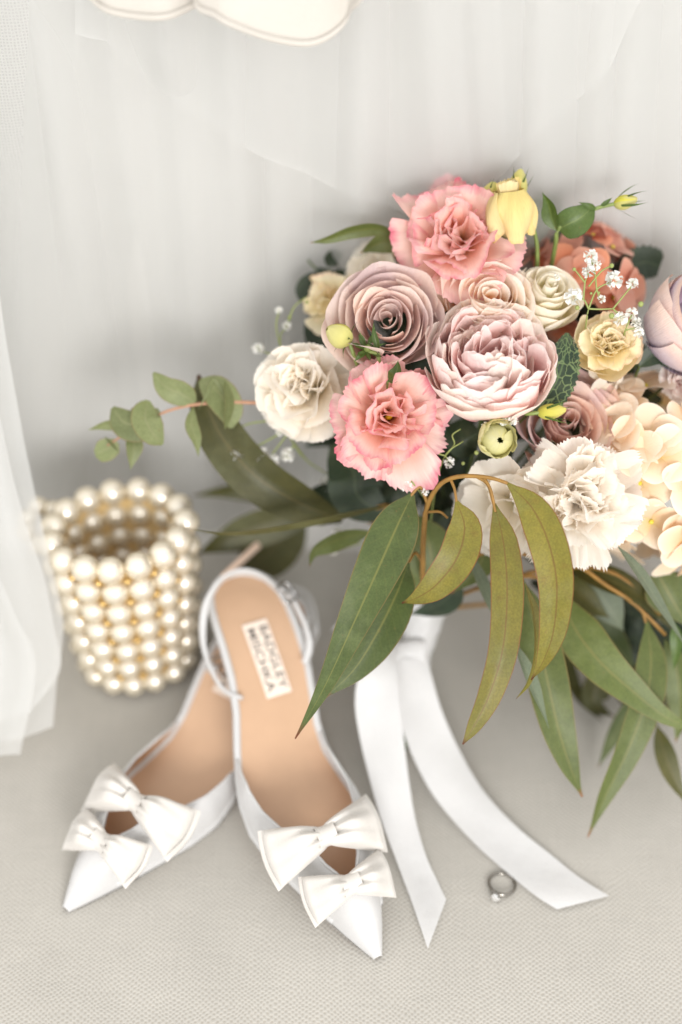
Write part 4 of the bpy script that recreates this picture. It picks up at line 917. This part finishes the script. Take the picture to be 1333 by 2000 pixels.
branch('eucalyptus_branch', 'dark blurred eucalyptus leaves low behind the right side, tips on the seat', 'eucalyptus', [
    ([(1100, 1200, .93), (1105, 1290, .925), (1130, 1360, .92), (1180, 1412, .915)], 36, 'brown', dict(fold=.3, roll=.6)),
    ([(1190, 1290, .92), (1170, 1330, .915), (1160, 1375, .915), (1200, 1400, .912)], 60, 'brown', dict(fold=.3, roll=.3)),
    ([(1250, 1350, .90), (1225, 1395, .895), (1195, 1445, .892), (1168, 1500, .89)], 40, 'dark', dict(fold=.2, roll=.3)),
    ([(1180, 1310, .925), (1240, 1370, .918), (1300, 1395, .91), (1360, 1420, .905)], 60, 'brown', dict(fold=.2, roll=.5)),
    ([(1240, 1260, .93), (1280, 1310, .92), (1330, 1340, .915), (1390, 1360, .91)], 110, 'dark', dict(fold=.2, roll=.4)),
    ([(1130, 1210, .93), (1180, 1260, .925), (1230, 1330, .92), (1280, 1400, .91)], 80, 'dark', dict(fold=.2, roll=.5)),
  ], [([(845, 1190, .905), (980, 1180, .92), (1100, 1200, .93), (1250, 1270, .93)], (.002, .0014))], M_twig)
branch('eucalyptus_branch', 'dark eucalyptus leaves reaching left over the pearl bag, one edge-on like a thin line', 'eucalyptus', [
    ([(670, 1015, .87), (590, 985, .86), (500, 930, .85), (435, 855, .848), (402, 785, .848), (388, 732, .85)], 96, 'brown', dict(fold=.25, roll=[.3, .2, .0, .2], prof=OVAL[:-2] + [(.85, .5), (.94, .2), (1, .03)])),
    ([(765, 985, .845), (690, 1000, .835), (600, 1018, .828), (500, 1035, .825), (430, 1040, .825), (358, 1031, .828)], 52, 'brown', dict(fold=.2, roll=[1.2, 1.3, 1.35, 1.3])),
    ([(640, 1000, .93), (560, 1015, .93), (480, 1040, .93), (430, 1062, .93), (385, 1082, .935)], 76, 'brown', dict(fold=.15, roll=.3)),
    ([(560, 975, .94), (500, 962, .94), (440, 960, .94), (375, 968, .945)], 40, 'brown', dict(fold=.2, roll=.5)),
    ([(590, 1000, .95), (548, 1050, .955), (510, 1090, .96), (468, 1120, .965)], 110, 'brown', dict(fold=.15, prof=OVAL)),
    ([(700, 960, .89), (640, 975, .885), (590, 985, .88), (520, 970, .88)], 70, 'deep', dict(fold=.2, roll=.3)),
  ], [([(832, 1180, .9), (790, 1060, .88), (765, 990, .86), (700, 1005, .87), (640, 1005, .87)], (.002, .0014)), ([(790, 1060, .88), (700, 1010, .92), (600, 1000, .94)], (.0016, .001))], M_twig)
branch('silver_dollar_eucalyptus', 'pale round-leaved eucalyptus sprig reaching out to the left above the bag', 'eucalyptus', [
    ([(445, 790, .835), (420, 745, .832), (405, 770, .83), (388, 800, .83)], 10, 'round', {}),
    ([(392, 742, .842), (425, 765, .838), (448, 800, .838), (452, 836, .842)], 66, 'round', dict(fold=.1, prof=OVAL, roll=.2)),
    ([(440, 745, .83), (448, 790, .828), (440, 838, .832)], 30, 'round', dict(fold=.1, prof=OVAL, roll=.9)),
    ([(382, 786, .838), (356, 770, .834), (325, 756, .832), (300, 728, .832)], 54, 'round', dict(fold=.1, prof=OVAL[::1], roll=[.2, .5])),
    ([(378, 794, .838), (374, 830, .834), (384, 860, .834), (388, 892, .836)], 30, 'round', dict(fold=.2, roll=.4)),
    ([(312, 802, .838), (280, 826, .834), (245, 826, .834), (220, 796, .836)], 70, 'round', dict(fold=.08, prof=OVAL, roll=.15)),
    ([(290, 782, .835), (284, 815, .83), (298, 845, .83), (318, 868, .832)], 62, 'round', dict(fold=.08, prof=OVAL, roll=.3)),
    ([(250, 838, .84), (225, 830, .838), (200, 832, .838), (172, 840, .84)], 24, 'round', dict(fold=.2, roll=.5)),
    ([(250, 838, .84), (262, 865, .838), (260, 890, .838), (255, 918, .84)], 36, 'round', dict(fold=.2, roll=.3)),
    ([(228, 862, .842), (215, 874, .842), (200, 882, .842), (186, 886, .842)], 46, 'round', dict(fold=.05, prof=[(0, .3), (.2, .85), (.5, 1), (.8, .85), (1, .3)])),
    ([(205, 852, .84), (218, 868, .839), (234, 884, .84)], 16, 'round', dict(fold=.2, roll=1.1)),
  ], [([(700, 830, .88), (560, 795, .85), (480, 786, .84), (400, 788, .838), (330, 802, .838), (270, 832, .84), (210, 870, .842)], (.0016, .0012, .0008))], M_pinktwig)
branch('leaf_sprig', 'blurred small dark round leaves at the upper left behind the butter yellow bloom', 'leaves', [
    ([(640, 520, .875), (648, 508, .875), (660, 502, .876), (668, 506, .876)], 34, 'deep', dict(prof=OVAL)),
    ([(645, 530, .875), (630, 530, .875), (618, 524, .876)], 14, 'deep', dict(prof=OVAL)),
    ([(642, 565, .878), (620, 560, .876), (600, 570, .876), (588, 590, .878)], 60, 'deep', dict(prof=OVAL)),
    ([(690, 545, .878), (660, 550, .876), (640, 560, .876)], 46, 'deep', dict(prof=OVAL)),
  ], [([(700, 620, .885), (650, 575, .88), (625, 535, .878), (602, 508, .88)], (.0012, .0009)), ([(640, 560, .88), (648, 540, .876), (645, 525, .875)], (.0008, .0006))], M_stem_d)
branch('leaf_sprig', 'pair of pale olive leaves pointing left from the upper coral lisianthus', 'leaves', [
    ([(800, 468, .84), (740, 448, .832), (690, 452, .828), (640, 468, .828), (606, 474, .83)], 30, 'mid', dict(fold=.3, roll=.5)),
    ([(815, 470, .845), (770, 468, .842), (735, 478, .842), (704, 494, .844)], 48, 'mid', dict(fold=.3, roll=.3)),
  ], [([(860, 560, .86), (830, 490, .85), (800, 468, .85)], (.0012, .0009))], M_stem)
branch('leaf_sprig', 'glossy green leaf pair on the long sprig right of the large yellow bud', 'leaves', [
    ([(1088, 452, .812), (1078, 425, .81), (1072, 400, .81), (1060, 376, .81)], 34, 'fresh', dict(fold=.5, roll=.4)),
    ([(1092, 447, .812), (1110, 438, .808), (1135, 425, .806), (1160, 402, .806)], 62, 'fresh', dict(fold=.3, prof=OVAL, roll=-.1)),
    ([(1165, 408, .806), (1150, 402, .804), (1130, 395, .804)], 12, 'fresh', dict(fold=.3)),
    ([(1172, 404, .806), (1185, 395, .804), (1196, 386, .804)], 9, 'fresh', dict(fold=.3)),
  ], [([(1088, 455, .813), (1092, 447, .812)], (.0009, .0009))], M_stem)
branch('rose_leaf', 'dark green serrated leaf with pale net veins right of the peony', 'leaf', [
    ([(1035, 806, .808), (1065, 780, .803), (1092, 735, .80), (1104, 690, .80), (1108, 650, .803)], 74, 'net', dict(fold=.12, prof=OVAL, serr=.06, nv=44))], [([(980, 860, .84), (1010, 830, .82), (1035, 806, .808)], (.001, .0009))], M_stem_d)
branch('rose_leaf', 'dark jagged leaf sticking out at the upper right behind the salmon hydrangea', 'leaf', [
    ([(1200, 540, .862), (1230, 525, .86), (1260, 512, .86), (1290, 520, .86)], 66, 'deep', dict(fold=.1, prof=[(0, .5), (.3, .9), (.6, 1), (.9, .9), (1, .6)], serr=.07, nv=30))], [([(1180, 620, .87), (1190, 570, .866), (1200, 540, .862)], (.001, .0009))], M_stem_d)
branch('rose_leaf', 'deep green leaf under the lavender rose at the right edge', 'leaf', [
    ([(1250, 715, .82), (1285, 690, .818), (1320, 700, .818), (1360, 720, .82)], 48, 'deep', dict(fold=.2, prof=OVAL))], [([(1230, 780, .84), (1240, 740, .83), (1250, 715, .82)], (.001, .0009))], M_stem_d)
branch('rose_leaf', 'small dark leaf tip between the mauve rose and the peony', 'leaf', [
    ([(935, 645, .812), (905, 632, .81), (880, 622, .81), (866, 612, .812)], 48, 'deep', dict(fold=.2, prof=OVAL))], [([(940, 700, .85), (938, 660, .82), (935, 645, .812)], (.001, .0009))], M_stem_d)
branch('rose_leaf', 'small fresh green leaf curling up at the foot of the mauve rose', 'leaf', [
    ([(758, 745, .79), (770, 735, .786), (776, 722, .785), (778, 704, .787)], 28, 'fresh', dict(fold=.4, roll=.3))], [([(770, 800, .83), (756, 770, .80), (758, 745, .79)], (.001, .0009))], M_stem)
branch('rose_leaf', 'narrow green leaves around the tiny star bud on the mauve rose', 'leaf', [
    ([(741, 690, .789), (735, 668, .787), (731, 650, .786), (730, 630, .787)], 13, 'fresh', dict(fold=.4)),
    ([(718, 684, .789), (708, 668, .787), (700, 652, .788)], 11, 'fresh', dict(fold=.4)),
    ([(716, 688, .789), (704, 694, .787), (693, 706, .788)], 12, 'fresh', dict(fold=.4))], [([(741, 720, .791), (741, 690, .789)], (.0008, .0008))], M_stem)
branch('leaf_sprig', 'bluish green broad leaves under the lower coral lisianthus', 'leaves', [
    ([(650, 870, .87), (690, 920, .86), (700, 970, .86), (760, 1010, .865)], 110, 'deep', dict(fold=.12, prof=OVAL)),
    ([(720, 880, .875), (760, 930, .868), (780, 980, .868), (800, 1030, .872)], 90, 'deep', dict(fold=.12, prof=OVAL)),
    ([(900, 820, .84), (905, 860, .835), (930, 880, .84)], 70, 'deep', dict(prof=OVAL)),
    ([(1000, 850, .84), (960, 900, .835), (930, 930, .84)], 60, 'deep', dict(prof=OVAL)),
  ], [([(830, 1160, .9), (760, 1000, .88), (650, 870, .87)], (.0016, .001))], M_stem_d)
branch('leaf_sprig', 'grey green leaf behind the large yellow bud at the very top', 'leaves', [
    ([(1040, 480, .86), (1060, 440, .858), (1085, 405, .858), (1100, 400, .86)], 90, 'pale', dict(fold=.1, prof=OVAL)),
    ([(1150, 470, .868), (1158, 440, .866), (1152, 410, .866), (1140, 385, .868)], 20, 'brown', dict(fold=.2)),
  ], [([(1050, 560, .87), (1040, 480, .86)], (.0012, .0009)), ([(1160, 560, .875), (1150, 470, .868)], (.001, .0009))], M_stem_d)
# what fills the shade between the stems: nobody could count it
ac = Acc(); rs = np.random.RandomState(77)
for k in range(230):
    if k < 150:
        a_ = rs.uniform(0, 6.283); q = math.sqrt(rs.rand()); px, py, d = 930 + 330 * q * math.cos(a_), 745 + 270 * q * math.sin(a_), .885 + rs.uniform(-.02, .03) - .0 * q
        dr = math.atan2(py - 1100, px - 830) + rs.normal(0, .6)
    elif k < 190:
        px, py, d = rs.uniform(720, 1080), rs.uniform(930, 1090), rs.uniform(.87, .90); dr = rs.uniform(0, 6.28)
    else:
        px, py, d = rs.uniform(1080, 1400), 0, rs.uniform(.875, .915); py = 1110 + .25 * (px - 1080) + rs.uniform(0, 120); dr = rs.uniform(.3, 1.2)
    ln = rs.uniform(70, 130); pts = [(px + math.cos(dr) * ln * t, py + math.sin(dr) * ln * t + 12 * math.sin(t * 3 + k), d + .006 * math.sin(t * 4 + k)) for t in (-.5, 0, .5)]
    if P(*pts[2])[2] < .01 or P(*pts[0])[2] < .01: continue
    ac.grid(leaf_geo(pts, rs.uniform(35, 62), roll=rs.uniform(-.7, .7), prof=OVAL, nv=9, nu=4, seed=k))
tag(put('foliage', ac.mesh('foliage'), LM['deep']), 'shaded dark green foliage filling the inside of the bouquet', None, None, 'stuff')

# ------------------------------------------------------------------ satin ribbon round the stems, and the ring
rib, iR = thing('satin_ribbon', 'white satin ribbon wrapped round the bouquet stems with two long tails', 'ribbon', frame(G(786, 1455, 0)))
def wrap_geo():
    n, m = 60, 34; ax = BIND - FOOT; ax_n = nrm(ax); ex = nrm(np.cross(ax_n, FW)); ey = np.cross(ax_n, ex); g = np.zeros((n, m, 3))
    for i in range(n):
        t = i / (n - 1); c = BIND + NECK * .002 - ax * t * .90
        R = np.interp(t, [0, .12, .3, .42, .55, .8, 1], [.0142, .0128, .0104, .0088, .0094, .0102, .0096])
        for j in range(m):
            a_ = j / m * 2 * math.pi
            sd = ((t * 7.2 + a_ / 6.283) % 1); rr = R * (1 + .07 * sd + .025 * math.sin(3 * a_ + 5 * t) + .02 * math.sin(9 * a_ + 21 * t))
            g[i, j] = c + rr * (math.cos(a_) * ex + math.sin(a_) * ey)
    return Acc().grid(g, cu=True).mesh('stem_wrap', iR)
put('stem_wrap', wrap_geo(), M_ribbon, rib)
def ribbon(nm, left, right, zs, n=90, m=11, wav=.0020, seed=0):
    L, R, Z = spline([(x, y, 0) for x, y in left], n), spline([(x, y, 0) for x, y in right], n), spline([(z, 0, 0) for z in zs], n)[:, 0]
    g = np.zeros((n, m, 3))
    for i in range(n):
        for j in range(m):
            u = j / (m - 1); q = L[i] * (1 - u) + R[i] * u
            z = max(.0022, Z[i] + wav * math.sin(i * .14 + seed) * math.sin(3.1 * u + .3) * min(1, Z[i] / .01 + .25))
            g[i, j] = G(q[0], q[1], z)
    put(nm, Acc().grid(g).mesh(nm, iR), M_ribbon, rib)
ribbon('ribbon_tail', [(752, 1262), (705, 1312), (694, 1370), (703, 1440), (722, 1520), (745, 1600), (778, 1690), (806, 1765), (836, 1853)],
       [(775, 1250), (775, 1300), (780, 1370), (790, 1450), (800, 1530), (812, 1600), (832, 1670), (852, 1715), (872, 1757)], [.062, .060, .05, .036, .023, .012, .006, .0035, .003], seed=1)
ribbon('ribbon_tail', [(768, 1288), (771, 1350), (782, 1410), (812, 1490), (855, 1565), (925, 1645), (1000, 1712), (1050, 1752), (1088, 1776)],
       [(834, 1284), (846, 1330), (864, 1390), (900, 1470), (945, 1545), (1010, 1615), (1080, 1672), (1130, 1712), (1190, 1750)], [.056, .048, .036, .020, .010, .005, .003, .003, .003], seed=2.5)
ribbon('ribbon_end', [(646, 1232), (690, 1222), (745, 1250)], [(662, 1214), (705, 1195), (765, 1232)], [.066, .066, .06], n=20)
ac = Acc(); kc = P(797, 1282, .893)
g = []
for t in np.linspace(0, 1, 14):
    th = np.linspace(0, 2 * np.pi, 18, endpoint=False); c = kc + RT * (t - .5) * .021 + UP * (.003 * math.sin(t * 3.1) + .004 * (t - .5)); rr = (.0052 + .0022 * abs(2 * t - 1)) * (1 + .10 * np.sin(3 * th + 4 * t))
    g.append(c + rr[:, None] * (np.cos(th)[:, None] * UP * 1.2 + np.sin(th)[:, None] * FW * .8))
put('ribbon_knot', Acc().grid(np.array(g), cu=True).mesh('ribbon_knot', iR), M_ribbon, rib)

rg = G(981, 1727, .0022); dirn = nrm(G(967, 1757, 0) - G(981, 1727, 0))
ring, iG = thing('diamond_ring', 'silver solitaire ring with a round diamond lying on the seat beside the ribbon end', 'ring', frame(G(981, 1727, 0)))
tn = np.linspace(0, 2 * np.pi, 65); zt = np.array([0, 0, 1.0]); nr = nrm(zt + .16 * dirn * -1); e1 = nrm(dirn - nr * (dirn @ nr)); e2 = np.cross(nr, e1)
rp = rg + .0079 * (np.cos(tn)[:, None] * e1 + np.sin(tn)[:, None] * e2)
put('band', Acc().tube(rp, list(.00085 + .0004 * np.clip(np.cos(tn), 0, 1) ** 6), 10, 1.15, ref=nr, caps=False).mesh('band', iG), M_dmetal, ring)
dc = rg + e1 * .0108; Md = frame(dc, e1)
dia = put('diamond', Acc().lathe([(0, .0018), (.0017, .0017), (.0028, .0006), (.0029, .0003), (.0015, -.0012), (0, -.0024)], 12, Md).mesh('diamond', iG), M_dia, ring)
dia.data.polygons.foreach_set('use_smooth', np.zeros(len(dia.data.polygons), bool))
for k in range(4):
    a_ = k * 1.5708 + .78; x = Md[:3, 0] * math.cos(a_) + Md[:3, 1] * math.sin(a_)
    put('prong', Acc().tube(spline([dc - e1 * .0032 + x * .0006, dc - e1 * .0012 + x * .0026, dc + e1 * .0008 + x * .0031, dc + e1 * .0013 + x * .0026], 10), .00038, 6).mesh('prong', iG), M_dmetal, ring)
